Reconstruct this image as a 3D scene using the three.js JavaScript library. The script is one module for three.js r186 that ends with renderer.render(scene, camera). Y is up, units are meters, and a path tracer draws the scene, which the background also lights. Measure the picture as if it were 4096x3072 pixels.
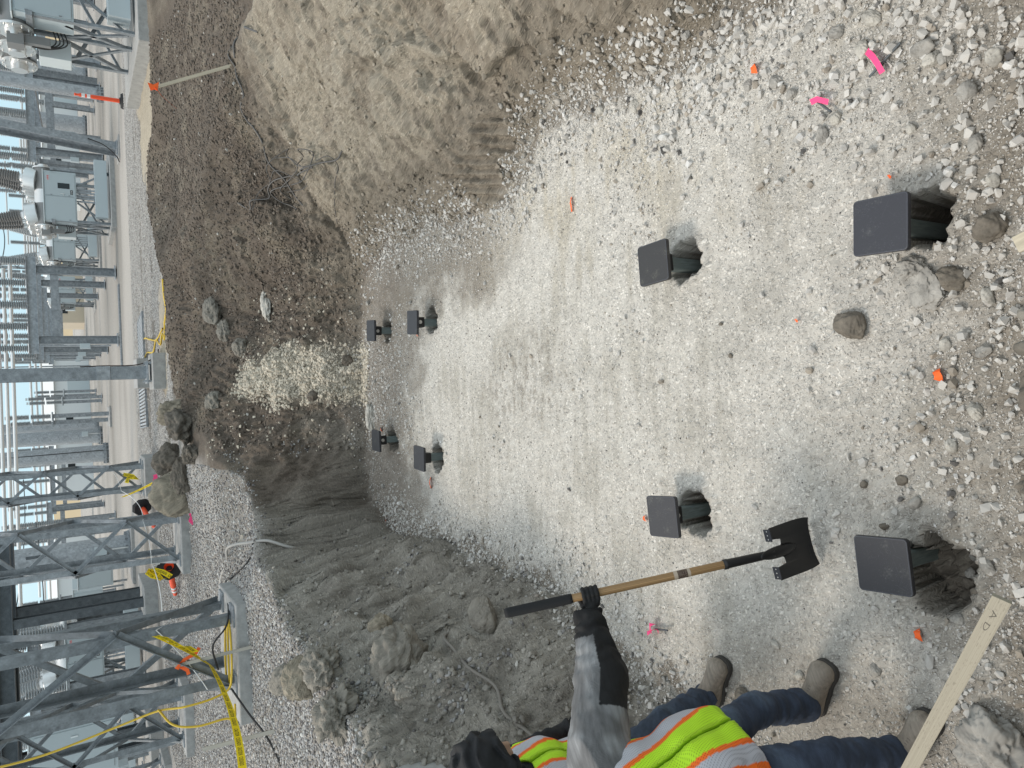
import * as THREE from 'three';
import { ConvexGeometry } from 'three/addons/geometries/ConvexGeometry.js';
import { RoundedBoxGeometry } from 'three/addons/geometries/RoundedBoxGeometry.js';
import { mergeGeometries, mergeVertices, toCreasedNormals } from 'three/addons/utils/BufferGeometryUtils.js';
import { createNoise3D, createNoise4D } from 'simplex-noise';

// ---------- camera: a phone held on its side, so that image left is up ----------
const scene = new THREE.Scene();
const camera = new THREE.PerspectiveCamera(56.80, 4 / 3, 0.05, 3000);
camera.position.set(0, 3.25, 0);
{
  const pit = 31.8 * Math.PI / 180, roll = -2.42 * Math.PI / 180;
  const F = new THREE.Vector3(0, -Math.sin(pit), -Math.cos(pit)), R0 = new THREE.Vector3(1, 0, 0), U0 = new THREE.Vector3().crossVectors(R0, F);
  camera.up.copy(R0).multiplyScalar(Math.cos(roll)).addScaledVector(U0, Math.sin(roll));
  camera.lookAt(camera.position.clone().add(F));
}
// ---------- sky: thin bright haze, palest towards the sun on the left ----------
const sunDir = new THREE.Vector3(-0.62, 0.95, -0.30).normalize();
{
  const w = 512, h = 256, d = new Float32Array(w * h * 4), v = new THREE.Vector3();
  for (let j = 0; j < h; j++) for (let i = 0; i < w; i++) {
    const th = (j + 0.5) / h * Math.PI - Math.PI / 2, ph = ((i + 0.5) / w - 0.5) * 2 * Math.PI;
    v.set(Math.cos(th) * Math.cos(ph), Math.sin(th), Math.cos(th) * Math.sin(ph));
    const e = Math.max(0, v.y), c = v.dot(sunDir), g = Math.pow(Math.max(0, c * 0.5 + 0.5), 5), k = (j * w + i) * 4;
    const up = 1 - Math.exp(-e * 2.2);
    d[k] = (0.475 + 0.33 * up) + 0.62 * g; d[k + 1] = (0.71 + 0.17 * up) + 0.55 * g; d[k + 2] = (0.81 + 0.14 * up) + 0.48 * g; d[k + 3] = 1;
  }
  const t = new THREE.DataTexture(d, w, h, THREE.RGBAFormat, THREE.FloatType);
  t.mapping = THREE.EquirectangularReflectionMapping; t.magFilter = t.minFilter = THREE.LinearFilter; t.needsUpdate = true;
  scene.background = t; scene.environment = t;
}
const sun = new THREE.DirectionalLight(0xfff2e2, 1.5);
sun.position.copy(sunDir).multiplyScalar(60); sun.castShadow = true; sun.shadow.radius = 24; sun.shadow.mapSize.set(2048, 2048);
Object.assign(sun.shadow.camera, { left: -30, right: 30, top: 30, bottom: -30, near: 1, far: 140 });
scene.add(sun, sun.target);
const renderer = new THREE.WebGLRenderer({ antialias: true });
renderer.toneMapping = THREE.LinearToneMapping; renderer.toneMappingExposure = 1.13; renderer.shadowMap.enabled = true;

// ---------- helpers ----------
let seed = 7;
const rnd = () => { seed = (seed + 0x6d2b79f5) | 0; let t = Math.imul(seed ^ (seed >>> 15), 1 | seed); t = (t + Math.imul(t ^ (t >>> 7), 61 | t)) ^ t; return ((t ^ (t >>> 14)) >>> 0) / 4294967296; };
const rr = (a, b) => a + (b - a) * rnd();
const V = (x, y, z) => new THREE.Vector3(x, y, z);
const n3 = createNoise3D(rnd), n4 = createNoise4D(rnd);
const fbm = (x, y, z, o = 4) => { let s = 0, a = 1, t = 0; for (let i = 0; i < o; i++) { s += a * n3(x, y, z); t += a; a *= 0.5; x *= 2.03; y *= 2.03; z *= 2.03; } return s / t; };
const clamp = (v, a = 0, b = 1) => Math.min(b, Math.max(a, v));
const sst = (a, b, v) => { const t = clamp((v - a) / (b - a)); return t * t * (3 - 2 * t); };
const lerp = (a, b, t) => a + (b - a) * t;
const used = new Map();
const numbered = (n) => { const k = used.get(n) || 0; used.set(n, k + 1); return k ? n + '_' + String(k).padStart(3, '0') : n; };
const shade = (o) => { o.castShadow = o.receiveShadow = true; return o; };
function tag(o, label, category, group) { o.userData.label = label; o.userData.category = category; if (group) o.userData.group = group; return o; }
function thing(name, label, category, pos = [0, 0, 0], turn = 0, group) {
  const o = new THREE.Group(); o.name = numbered(name); o.position.set(...pos); o.rotation.y = turn; scene.add(o); return tag(o, label, category, group);
}
function metres(g) {   // texture coordinates in metres, taken from the side that each face looks to
  if (g.userData.metres) return; g.userData.metres = true; const p = g.attributes.position, n = g.attributes.normal, uv = new Float32Array(p.count * 2);
  for (let i = 0; i < p.count; i++) { const x = Math.abs(n.getX(i)), y = Math.abs(n.getY(i)), z = Math.abs(n.getZ(i)); uv[i * 2] = x > y && x > z ? p.getZ(i) + 0.37 : p.getX(i); uv[i * 2 + 1] = y > x && y > z ? p.getZ(i) : p.getY(i); }
  g.setAttribute('uv', new THREE.BufferAttribute(uv, 2));
}
function part(name, geo, m, parent) { const g = Array.isArray(geo) ? join(geo) : geo; if (m.userData.metres) metres(g); const o = shade(new THREE.Mesh(g, m)); o.name = name; parent.add(o); return o; }
function single(name, geo, m, label, category, group) { const g = Array.isArray(geo) ? join(geo) : geo; const o = shade(new THREE.Mesh(g, m)); o.name = numbered(name); scene.add(o); return tag(o, label, category, group); }
function struct(name, geo, m) { const o = shade(new THREE.Mesh(geo, m)); o.name = numbered(name); o.userData.kind = 'structure'; scene.add(o); return o; }
function copy(o, pos, turn, label, group) { const c = o.clone(); c.name = numbered(o.name.replace(/_\d\d\d$/, '')); c.userData = { ...o.userData }; scene.add(c); if (pos) c.position.set(...pos); if (turn !== undefined) c.rotation.y = turn; if (label) c.userData.label = label; if (group) c.userData.group = group; return c; }
const join = (gs) => { gs = gs.map((g) => { const h = g.index ? g.toNonIndexed() : g; if (!h.attributes.normal) h.computeVertexNormals(); for (const k of Object.keys(h.attributes)) if (!['position', 'normal', 'uv'].includes(k)) h.deleteAttribute(k); if (!h.attributes.uv) h.setAttribute('uv', new THREE.BufferAttribute(new Float32Array(h.attributes.position.count * 2), 2)); return h; }); return gs.length > 1 ? mergeGeometries(gs) : gs[0]; };
const box = (w, h, d, x = 0, y = 0, z = 0, ry = 0) => { const g = new THREE.BoxGeometry(w, h, d); if (ry) g.rotateY(ry); g.translate(x, y, z); return g; };
const rbox = (w, h, d, r, x = 0, y = 0, z = 0, s = 2) => new RoundedBoxGeometry(w, h, d, s, r).translate(x, y, z);
const cyl = (r0, r1, h, x = 0, y = 0, z = 0, n = 20) => new THREE.CylinderGeometry(r1, r0, h, n).translate(x, y, z);
const Q = (a, b) => new THREE.Quaternion().setFromUnitVectors(V(0, 1, 0), V(b[0] - a[0], b[1] - a[1], b[2] - a[2]).normalize());
const along = (g, a, b) => g.applyQuaternion(Q(a, b)).translate((a[0] + b[0]) / 2, (a[1] + b[1]) / 2, (a[2] + b[2]) / 2);   // a shape that stands on y, laid from a to b
const dist3 = (a, b) => Math.hypot(a[0] - b[0], a[1] - b[1], a[2] - b[2]);
const rod = (a, b, r, r2 = r, n = 12) => along(new THREE.CylinderGeometry(r2, r, dist3(a, b), n), a, b);
const bar = (a, b, w, d = w) => along(new THREE.BoxGeometry(w, dist3(a, b), d), a, b);
function angle(a, b, w, t, turn = 0) {   // an L-section from a to b
  const L = dist3(a, b), g = join([new THREE.BoxGeometry(w, L, t).translate(w / 2, 0, t / 2), new THREE.BoxGeometry(t, L, w - t).translate(t / 2, 0, t + (w - t) / 2)]);
  g.rotateY(turn); return along(g, a, b);
}
function hsec(a, b, w, d, t, turn = 0) {   // an H-section: flanges w wide, d apart
  const L = dist3(a, b), g = join([new THREE.BoxGeometry(w, L, t).translate(0, 0, d / 2 - t / 2), new THREE.BoxGeometry(w, L, t).translate(0, 0, -d / 2 + t / 2), new THREE.BoxGeometry(t, L, d - 2 * t)]);
  g.rotateY(turn); return along(g, a, b);
}
const tube = (pts, r, n = 6, k = 10, closed = false) => new THREE.TubeGeometry(new THREE.CatmullRomCurve3(pts.map((p) => V(...p)), closed), Math.max(8, pts.length * k), r, n, closed);
const lathe = (pts, n = 24) => new THREE.LatheGeometry(pts.map((p) => new THREE.Vector2(p[0], p[1])), n);
function tex(n, fn, srgb) {   // square data texture, fn(i, j) -> [r, g, b] in 0..1
  const d = new Uint8Array(n * n * 4);
  for (let j = 0; j < n; j++) for (let i = 0; i < n; i++) { const c = fn(i, j), k = (j * n + i) * 4; d[k] = clamp(c[0]) * 255; d[k + 1] = clamp(c[1]) * 255; d[k + 2] = clamp(c[2]) * 255; d[k + 3] = 255; }
  const t = new THREE.DataTexture(d, n, n); t.wrapS = t.wrapT = THREE.RepeatWrapping; t.magFilter = THREE.LinearFilter; t.minFilter = THREE.LinearMipmapLinearFilter; t.generateMipmaps = true; if (srgb) t.colorSpace = THREE.SRGBColorSpace; t.needsUpdate = true; return t;
}
const tnoise = (i, j, n, f, s) => { const a = i / n * 2 * Math.PI, b = j / n * 2 * Math.PI, R = f / (2 * Math.PI); return n4(Math.cos(a) * R + s, Math.sin(a) * R, Math.cos(b) * R, Math.sin(b) * R + s * 1.7); };
const std = (c, rough = 0.8, metal = 0, o = {}) => { const m = new THREE.MeshStandardMaterial({ roughness: rough, metalness: metal, ...o }); if (Array.isArray(c)) m.color.setRGB(...c); else m.color.set(c); return m; };
const sc = (c, k) => [c[0] * k, c[1] * k, c[2] * k];
function cells(x, y, z) {   // nearest and second nearest of scattered points, and a number for the nearest
  const X = Math.floor(x), Y = Math.floor(y), Z = Math.floor(z); let a = 9, b = 9, id = 0;
  for (let i = -1; i < 2; i++) for (let j = -1; j < 2; j++) for (let k = -1; k < 2; k++) {
    let h = Math.imul(X + i, 374761393) ^ Math.imul(Y + j, 668265263) ^ Math.imul(Z + k, 2147483647); h = Math.imul(h ^ (h >>> 13), 1274126177); h ^= h >>> 16;
    const dx = X + i + (h & 255) / 255 - x, dy = Y + j + ((h >>> 8) & 255) / 255 - y, dz = Z + k + ((h >>> 16) & 255) / 255 - z, d = dx * dx + dy * dy + dz * dz;
    if (d < a) { b = a; a = d; id = ((h >>> 4) & 1023) / 1023; } else if (d < b) b = d;
  }
  return [Math.sqrt(a), Math.sqrt(b), id];
}
// ---------- ground: one sheet, the pit dug into the yard ----------
const YARD = 1.6;
const FLOOR = [[2.5, -0.92], [2.3, -2], [2.03, -2.53], [1.95, -2.8], [2.0, -3.4], [2.12, -4.14], [1.98, -4.77], [1.68, -5.08], [1.58, -5.65], [1.72, -7.07], [1.66, -8.7], [1.1, -8.95], [0.1, -9.0], [-0.7, -9.0], [-1.5, -8.95],
  [-1.68, -8.2], [-1.72, -7.69], [-1.62, -6.3], [-1.68, -5.58], [-1.65, -4.84], [-1.7, -4.4], [-1.82, -3.98], [-2.0, -3.64], [-2.25, -3.0], [-2.45, -2.4], [-2.4, -0.95], [-1.2, -0.92], [0, -0.95], [1.2, -0.92]];
const RIM = [[4.3, -0.72], [4.3, -4], [4.2, -7.5], [4.15, -9.0], [3.75, -9.8], [3.45, -10.6], [2.95, -11.2], [2.75, -12.4], [2.9, -14.2], [2.5, -15.2], [1.9, -15], [1.38, -14.6], [0.62, -14.6], [0.05, -13.9], [-0.16, -12.4], [-0.61, -11.1], [-0.95, -10.2],
  [-1.45, -9.3], [-1.75, -8.4], [-1.95, -7.5], [-2.35, -6.95], [-2.3, -5.75], [-2.5, -5.2], [-2.95, -4.7], [-3.5, -4], [-3.6, -2], [-3.3, -0.5], [-1.4, -0.5], [-0.75, -0.52], [0, -0.58], [0.6, -0.56], [2, -0.56]];
const inside = (P, x, z) => { let c = false; for (let i = 0, j = P.length - 1; i < P.length; j = i++) { const a = P[i], b = P[j]; if ((a[1] > z) !== (b[1] > z) && x < (b[0] - a[0]) * (z - a[1]) / (b[1] - a[1]) + a[0]) c = !c; } return c; };
const edge = (P, x, z) => { let m = 1e9; for (let i = 0, j = P.length - 1; i < P.length; j = i++) { const a = P[j], b = P[i], dx = b[0] - a[0], dz = b[1] - a[1], t = clamp(((x - a[0]) * dx + (z - a[1]) * dz) / (dx * dx + dz * dz)), px = a[0] + dx * t - x, pz = a[1] + dz * t - z; m = Math.min(m, px * px + pz * pz); } return Math.sqrt(m); };
const PILES = [[0.632, -1.791, 2.5], [-0.88, -1.845, -4.5], [0.704, -3.226, -3.5], [-0.853, -3.238, -5], [0.688, -6.856, 5], [-0.735, -6.83, 4], [0.706, -8.068, 4.5], [-0.606, -8.054, 3]];
const HOLES = [[0.665, -1.70, 0.125, 0.36], [-0.93, -1.70, 0.16, 0.20], [0.71, -3.14, 0.118, 0.32], [-0.845, -3.15, 0.125, 0.30], [0.70, -6.78, 0.135, 0.18], [-0.74, -6.76, 0.14, 0.18], [0.70, -8.0, 0.12, 0.12], [-0.61, -7.98, 0.13, 0.12]];
// bumps in the banks: x, z, radius, height
const LUMPS = [[-2.25, -4.3, 0.55, 0.28], [-2.05, -4.9, 0.35, 0.20], [-2.0, -5.5, 0.3, -0.16], [-1.85, -6.6, 0.4, -0.2], [-1.75, -7.4, 0.35, 0.16], [-2.6, -3.6, 0.5, 0.22], [2.6, -6.2, 0.7, 0.16], [2.4, -8.0, 0.6, 0.22], [3.1, -5.0, 0.6, -0.14], [2.7, -4.2, 0.5, 0.12], [2.75, -3.0, 0.5, 0.2], [3.1, -7.4, 0.5, -0.15], [2.2, -9.6, 0.6, 0.25],
  [1.2, -10.6, 0.8, -0.22], [0.2, -10.3, 0.7, 0.16], [-0.35, -10.0, 0.5, -0.16], [0.9, -12.6, 0.9, 0.12], [0.1, -12.2, 0.6, 0.2], [-0.6, -9.7, 0.35, 0.14], [1.8, -12.4, 0.7, 0.14]];
function baseHeight(x, z) {
  if (z < -24 || z > 3 || x < -8 || x > 12) return [YARD, -1, 0];
  const wx = x + 0.10 * n3(x * 1.1, 3, z * 1.1) + 0.05 * n3(x * 3, 5, z * 3), wz = z + 0.10 * n3(x * 1.1, 9, z * 1.1) + 0.05 * n3(x * 3, 11, z * 3);
  const near = sst(-1.6, -2.6, z), qx = lerp(x, wx, near), qz = lerp(z, wz, near);
  if (inside(FLOOR, qx, qz)) return [0, edge(FLOOR, qx, qz), 0];
  const dR = edge(RIM, qx, qz);
  const top = YARD - 0.20 * sst(1.3, 0.4, Math.hypot(x + 1.35, z + 9.4)) - 0.12 * sst(3.2, 4.6, x) * sst(-16, -14, z);
  if (!inside(RIM, qx, qz)) return [lerp(top, YARD, sst(0, 3.5, dR)), -1, 1];
  const dF = edge(FLOOR, qx, qz), t = dF / (dF + dR);
  const p = z < -8.8 ? Math.pow(t, 0.78) : x > 0 ? Math.pow(t, 0.86) : lerp(t, sst(0, 1, t), 0.45);
  return [top * p, 0, t];
}
const axis = (spans) => { const a = []; for (const [from, to, st] of spans) { const n = Math.max(1, Math.round(Math.abs(to - from) / st)); for (let i = 0; i < n; i++) a.push(from + (to - from) * i / n); } a.push(spans[spans.length - 1][1]); return a; };
const GX = axis([[-900, -60, 120], [-60, -16, 6], [-16, -8, 0.7], [-8, -4, 0.12], [-4, -2.7, 0.03], [-2.7, 3.4, 0.0145], [3.4, 5.2, 0.03], [5.2, 9, 0.12], [9, 20, 0.8], [20, 60, 6], [60, 900, 120]]);
const GZ = axis([[40, 3, 5], [3, 0, 0.3], [0, -0.5, 0.04], [-0.5, -0.98, 0.006], [-0.98, -4.2, 0.0145], [-4.2, -9.6, 0.0185], [-9.6, -13, 0.03], [-13, -20, 0.06], [-20, -34, 0.35], [-34, -80, 3], [-80, -1400, 110]]);
const NX = GX.length, NZ = GZ.length, GP = new Float32Array(NX * NZ * 3), GC = new Float32Array(NX * NZ * 3), GT = new Float32Array(NX * NZ), GB = new Float32Array(NX * NZ);
const WHITE = [0.575, 0.556, 0.52], TAN = [0.35, 0.31, 0.25], BROWN = [0.13, 0.106, 0.085], GREY = [0.27, 0.252, 0.222], ROCKY = [0.27, 0.255, 0.235], SAND = [0.43, 0.38, 0.30], PATH = [0.44, 0.415, 0.39];
const CR = [[-2, -14.6], [0.5, -14.9], [1.4, -14.75], [2.3, -15.1], [3, -15.9], [4.2, -17.2], [5.06, -16.8], [5.6, -15.5], [6.6, -15.7], [8, -15.4], [14, -15]], crest = (x) => { for (let i = 1; i < CR.length; i++) if (x < CR[i][0]) return lerp(CR[i - 1][1], CR[i][1], clamp((x - CR[i - 1][0]) / (CR[i][0] - CR[i - 1][0]))); return -15; };
const mixc = (a, b, t) => [lerp(a[0], b[0], t), lerp(a[1], b[1], t), lerp(a[2], b[2], t)];
const inYard = (t) => t >= 1;
{
  const bh = new Float32Array(NX * NZ), fl = new Float32Array(NX * NZ);
  for (let j = 0; j < NZ; j++) for (let i = 0; i < NX; i++) {
    const x = GX[i], z = GZ[j], b = baseHeight(x, z), k = j * NX + i; let y = b[0];
    if (b[2] > 0) for (const [lx, lz, r, h] of LUMPS) { const d = Math.hypot(x - lx, z - lz) / r; if (d < 1.6) y += h * Math.exp(-d * d * 2.2) * (b[2] < 1 ? 1 : 0.3); }
    if (z > -24 && z < 2 && x > -8 && x < 12) {
      // near rim under the camera, uneven
      if (b[1] < 0 && z > -1.2) y += 0.03 * n3(x * 4, 1, z * 4);
      // berm of dark soil behind the right bank and the pile at the back left
      { const cz = z - crest(x); y += 0.13 * Math.exp(-Math.pow((cz - 0.25) / 0.35, 2)) * sst(0.3, 1.2, x) - 0.16 * sst(0.4, 1.6, cz) * sst(0.5, 2.0, x) * (b[2] >= 1 ? 1 : 0); }
      y += 0.16 * Math.exp(-Math.pow(Math.hypot(x + 0.95, (z + 12.6) * 0.75) / 0.9, 2));
    }
    bh[k] = y; fl[k] = b[1]; GT[k] = b[2];
  }
  // smooth the steps of the base once, then push out along the normal
  const sm = bh.slice();
  for (let pass = 0; pass < 3; pass++) { const s = sm.slice(); for (let j = 1; j < NZ - 1; j++) for (let i = 1; i < NX - 1; i++) { const k = j * NX + i; sm[k] = s[k] * 0.4 + (s[k - 1] + s[k + 1] + s[k - NX] + s[k + NX]) * 0.15; } }
  for (let j = 0; j < NZ; j++) for (let i = 0; i < NX; i++) {
    const x = GX[i], z = GZ[j], k = j * NX + i, t = GT[k], y = sm[k]; GB[k] = y;
    const i0 = Math.max(0, i - 1), i1 = Math.min(NX - 1, i + 1), j0 = Math.max(0, j - 1), j1 = Math.min(NZ - 1, j + 1);
    let nx = -(sm[j * NX + i1] - sm[j * NX + i0]) / (GX[i1] - GX[i0]), nz = -(sm[j1 * NX + i] - sm[j0 * NX + i]) / (GZ[j1] - GZ[j0]), ny = 1; const nl = Math.hypot(nx, 1, nz); nx /= nl; ny /= nl; nz /= nl;
    const far = z < -24 || x < -8 || x > 12 || z > 2, bank = t > 0 && t < 1 ? sst(0, 0.12, t) * sst(1, 0.9, t) : 0;
    let d = 0;
    if (!far) {
      const rough = bank * (x > 0 ? 0.85 : 1);
      d += (x > 0 ? 0.07 : 0.13) * rough * fbm(x * 1.3, y * 1.3, z * 1.3, 4);
      if (bank > 0) {
        // scrape marks of the bucket running down and along the banks, and clods
        const side = sst(-8.4, -9.6, z), a = lerp(x + 0.3 * y, z - y * 0.4, side) + 0.15 * n3(x, y, z), b2 = lerp(z + 0.22 * x, x + 0.2 * z, side) + 0.05 * n3(x * 2, y * 2, z * 2 + 9);
        const str = 1 - Math.abs(n3(a * 1.5, b2 * 6, 4)), st2 = 1 - Math.abs(n3(a * 3.4, b2 * 17, 17));
        d += bank * ((x < -1 ? 0.022 : 0.036) * (str - 0.5) + 0.017 * (st2 - 0.5)) + bank * (0.007 * n3(x * 27, y * 27, z * 27) + 0.006 * n3(x * 52, y * 52, z * 52));
        d += bank * 0.032 * fbm(x * 8, y * 8, z * 8, 4) + bank * 0.05 * Math.max(0, n3(x * 2.1 + 7, y * 2.1, z * 2.1) - 0.25);
        const cr = Math.abs(n3(x * 2.3 + 40, y * 2.3, z * 2.3)); d -= bank * 0.035 * sst(0.05, 0, cr) * sst(-0.2, 0.5, n3(x * 0.7, 50, z * 0.7));
        if (bank > 0.02) {   // broken blocks and fissures in the cut faces
          const wx = x + 0.12 * n3(x * 2, y * 2, z * 2), wz = z + 0.12 * n3(x * 2 + 5, y * 2, z * 2), A = cells(wx * 1.5, y * 1.6, wz * 2.4), Bc = cells(wx * 4.2 + 3, y * 4.2, wz * 6.5), on = sst(-0.35, 0.25, n3(x * 0.9, 44, z * 0.9));
          d += bank * on * ((x < 0 ? 0.13 : 0.085) * (A[2] - 0.5) * sst(0.02, 0.16, A[1] - A[0]) - 0.030 * sst(0.07, 0.0, A[1] - A[0]));
          d += bank * (0.030 * (Bc[2] - 0.5) * sst(0.02, 0.2, Bc[1] - Bc[0]) - 0.010 * sst(0.10, 0, Bc[1] - Bc[0])) * sst(-0.3, 0.3, n3(x * 1.7, 45, z * 1.7));
        }
        const ck = n3(x * 13, y * 13 + 30, z * 13); d += bank * 0.022 * sst(0.45, 0.8, ck);
      }
      if (z > -12 && z < -4.5) for (const [tx, tz, tr] of [[1.82, -5.36, 0.26], [2.06, -5.03, 0.17], [0.15, -11.1, 0.42], [1.84, -5.8, 0.14]]) { const q = Math.hypot(x - tx, (z - tz) * 0.8) / tr; if (q < 1) d += sst(1, 0.75, q) * (0.024 * Math.tanh(2.2 * Math.sin((x + 0.25 * z) * 6.283 / (tz < -9 ? 0.13 : 0.08))) - 0.024); }
      { const lx = 2.85 - 2.25, lz = -5.9 + 3.75, L = Math.hypot(lx, lz), u = ((x - 2.25) * lx + (z + 3.75) * lz) / (L * L), sd = ((x - 2.25) * -lz + (z + 3.75) * lx) / L + 0.10 * n3(u * 4, 3, 7) + 0.03 * n3(u * 13, 5, 7); if (u > -0.1 && u < 1.2) d += 0.13 * sst(-0.012, 0.03, sd) * Math.exp(-Math.max(0, sd) / 0.35) * sst(-0.1, 0.1, u) * sst(1.2, 0.8, u); }
      if (t === 0) { const q = sst(-3.2, -1.4, z), far2 = sst(-7.0, -8.4, z); d += 0.012 * fbm(x * 1.3, 0, z * 1.3, 3) + (0.006 + 0.010 * q + 0.014 * far2) * fbm(x * 7, 2, z * 7, 3) + (0.0035 + 0.004 * q) * n3(x * 30, 3, z * 30) + 0.003 * n3(x * 55, 8, z * 55); }
      if (t >= 1) { d += 0.03 * fbm(x * 0.8, 7, z * 0.8, 3) + 0.012 * n3(x * 5, 8, z * 5); if (x > 0 && z > crest(x)) d += 0.035 * fbm(x * 3, 7, z * 3, 4) + 0.012 * n3(x * 2, 8, z * 14); }
    }
    let px = x + nx * d, py = y + ny * d, pz = z + nz * d;
    for (const [hx, hz, r, dep] of HOLES) {
      const q = Math.hypot(x - hx, z - hz), rr2 = r * (1 + 0.22 * n3(Math.cos(Math.atan2(x - hx, z - hz)) * 1.3 + hx * 9, Math.sin(Math.atan2(x - hx, z - hz)) * 1.3, hz) + 0.10 * n3(x * 24, 6, z * 24) + 0.06 * n3(x * 60, 6, z * 60));
      if (q < rr2 * 1.7) { py -= dep * sst(rr2 * 1.03, rr2 * 0.84, q) * (1 + 0.15 * n3(x * 14, 66, z * 14)); px += 0.008 * n3(x * 30, py * 30, z * 30) * sst(rr2 * 1.1, rr2 * 0.9, q); pz += 0.008 * n3(x * 30 + 7, py * 30, z * 30) * sst(rr2 * 1.1, rr2 * 0.9, q); py += 0.018 * Math.exp(-Math.pow((q - rr2 * 1.3) / (rr2 * 0.2), 2)); }
    }
    GP[k * 3] = px; GP[k * 3 + 1] = py; GP[k * 3 + 2] = pz;
    // ---- what the surface is made of ----
    let c;
    if (far) { c = mixc(PATH, ROCKY, sst(-0.4, 0.6, fbm(x * 0.05, 1, z * 0.16, 3))); }
    else {
      const w1 = fbm(x * 1.1, 20, z * 1.1, 4), w2 = fbm(x * 4, 21, z * 4, 3), w3 = n3(x * 17, 22, z * 17);
      // pit floor: white crushed rock and fines with soil trodden in
      const fd = fl[k];
      let soil = sst(0.16, 0.05, fd + 0.16 * w1 + 0.10 * w2) * (t === 0 ? 1 : 0);
      soil = Math.max(soil, sst(-1.9, -1.25, z + 0.3 * w1 + 0.15 * w2) * 0.85, sst(-6.9, -7.6, z + 0.5 * w1 + 0.4 * w2) * 0.8, sst(0.55, 1.1, x + 0.4 * w1 + 0.2 * w2) * sst(-4.8, -5.7, z + 0.3 * w1 + 0.2 * w2) * 0.85);
      soil = Math.max(soil, 0.6 * sst(0.62, 0.2, Math.hypot((x - 0.05), (z + 5.15) * 0.6) + 0.25 * w2) * sst(-0.1, 0.5, n3(x * 5, 28, z * 14) * 0.6 + 0.5 * w3 + 0.4 * n3(x * 34, 29, z * 34)), 0.55 * sst(-1.3, -1.75, x + 0.3 * w1 + 0.15 * w2) * sst(-3.6, -2.6, z));
      soil = clamp(soil + 0.10 * w2 * sst(0.02, 0.3, soil) + 0.06 * sst(0.4, 0.9, w3));
      let floor = mixc(WHITE, mixc([0.47, 0.45, 0.41], [0.49, 0.455, 0.39], sst(0.4, 1.4, x)), sst(-0.2, 0.7, w1 + 0.5 * n3(x * 1.4, 27, z * 9))); floor = mixc(floor, [0.42, 0.405, 0.378], 0.6 * sst(-3.2, -1.9, z + 0.9 * w1 + 0.5 * w2)); floor = mixc(floor, mixc(BROWN, [0.25, 0.225, 0.19], 0.75 - 0.45 * sst(-7.2, -7.9, z + 0.3 * w1)), soil);  // floor tone greyer in patches towards the near edge
      // right bank tan silt, left bank grey, back slope dark soil
      const toBack = sst(-8.2, -9.7, z + 0.5 * w1 - 0.25 * Math.max(0, x - 1.6));
      const right = sst(-0.2, 1.0, x);
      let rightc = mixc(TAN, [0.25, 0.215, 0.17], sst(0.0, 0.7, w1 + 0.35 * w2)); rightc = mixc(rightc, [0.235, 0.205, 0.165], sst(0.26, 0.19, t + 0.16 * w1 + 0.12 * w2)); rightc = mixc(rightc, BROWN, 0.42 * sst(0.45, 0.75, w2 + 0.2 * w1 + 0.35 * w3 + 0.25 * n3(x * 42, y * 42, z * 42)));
      let leftc = mixc(GREY, [0.225, 0.21, 0.185], sst(-0.1, 0.6, w1)); leftc = mixc(leftc, [0.18, 0.165, 0.145], sst(0.2, 0.8, w2)); leftc = mixc(leftc, [0.33, 0.31, 0.275], 0.7 * sst(0.15, 0.6, n3(x * 0.9, 62 + GB[k], z * 0.9)));
      let backc = mixc(BROWN, [0.19, 0.16, 0.125], sst(-0.1, 0.7, w1 + 0.4 * w2)); 
      const pile = sst(1.05, 0.55, Math.hypot((x - 0.25) * 2.2, (z + 9.6) * 0.85) + 0.3 * w1 + 0.22 * w2); backc = mixc(backc, [0.48, 0.435, 0.36], pile);
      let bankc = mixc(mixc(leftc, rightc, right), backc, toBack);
      // the yard
      const track = sst(3.4, 4.4, x + 0.5 * w1) * sst(-15.6, -14.4, z + 0.3 * w1 + 0.25 * x - 1.2) ;
      let yardc = mixc(ROCKY, PATH, sst(-0.3, 0.5, fbm(x * 0.25, 30, z * 0.5, 3)));
      yardc = mixc(yardc, [0.13, 0.12, 0.108], 0.8 * sst(-0.1, 0.4, fbm(x * 0.12 + 5, 31, z * 0.7, 3) + 0.25 * w2) * sst(-14, -16, z) * sst(-25, -22, z));
      yardc = mixc(yardc, SAND, sst(1.15, 0.85, Math.hypot((x - 6.9) / 2.2, (z + 17.6) / 2.0) + 0.25 * w1 + 0.12 * w2));
      yardc = mixc(yardc, SAND, sst(0.9, 0.4, Math.hypot((x - 1.2) * 0.5, (z + 16.2)) + 0.2 * w1));
      const dark = sst(-0.14, 0.14, z - crest(x) + 0.16 * w1 + 0.1 * w2) * sst(-0.35, 0.1, x + 0.3 * w1);
      yardc = mixc(yardc, mixc(BROWN, [0.20, 0.17, 0.135], sst(-0.1, 0.6, w1 + 0.3 * w2)), Math.max(dark, sst(0.55, 0.2, edge(RIM, x, z) + 0.2 * w1) * (x > -1 ? 1 : 0.25)));
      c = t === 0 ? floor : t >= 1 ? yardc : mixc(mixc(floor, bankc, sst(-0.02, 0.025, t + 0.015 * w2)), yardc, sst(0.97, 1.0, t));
      if (t === 0 && y - py > 0.055 + 0.02 * w2) c = mixc([0.15, 0.132, 0.11], [0.22, 0.2, 0.17], sst(-0.3, 0.6, w2 + w3 * 0.4));  // hole sides: brown soil under the white layer, also darkened as painted shade
      const g = 1 + 0.10 * w3 + 0.08 * n3(x * 40, 23, z * 40); c = [c[0] * g, c[1] * g, c[2] * g];
    }
    GC[k * 3] = c[0]; GC[k * 3 + 1] = c[1]; GC[k * 3 + 2] = c[2];
  }
}
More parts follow.
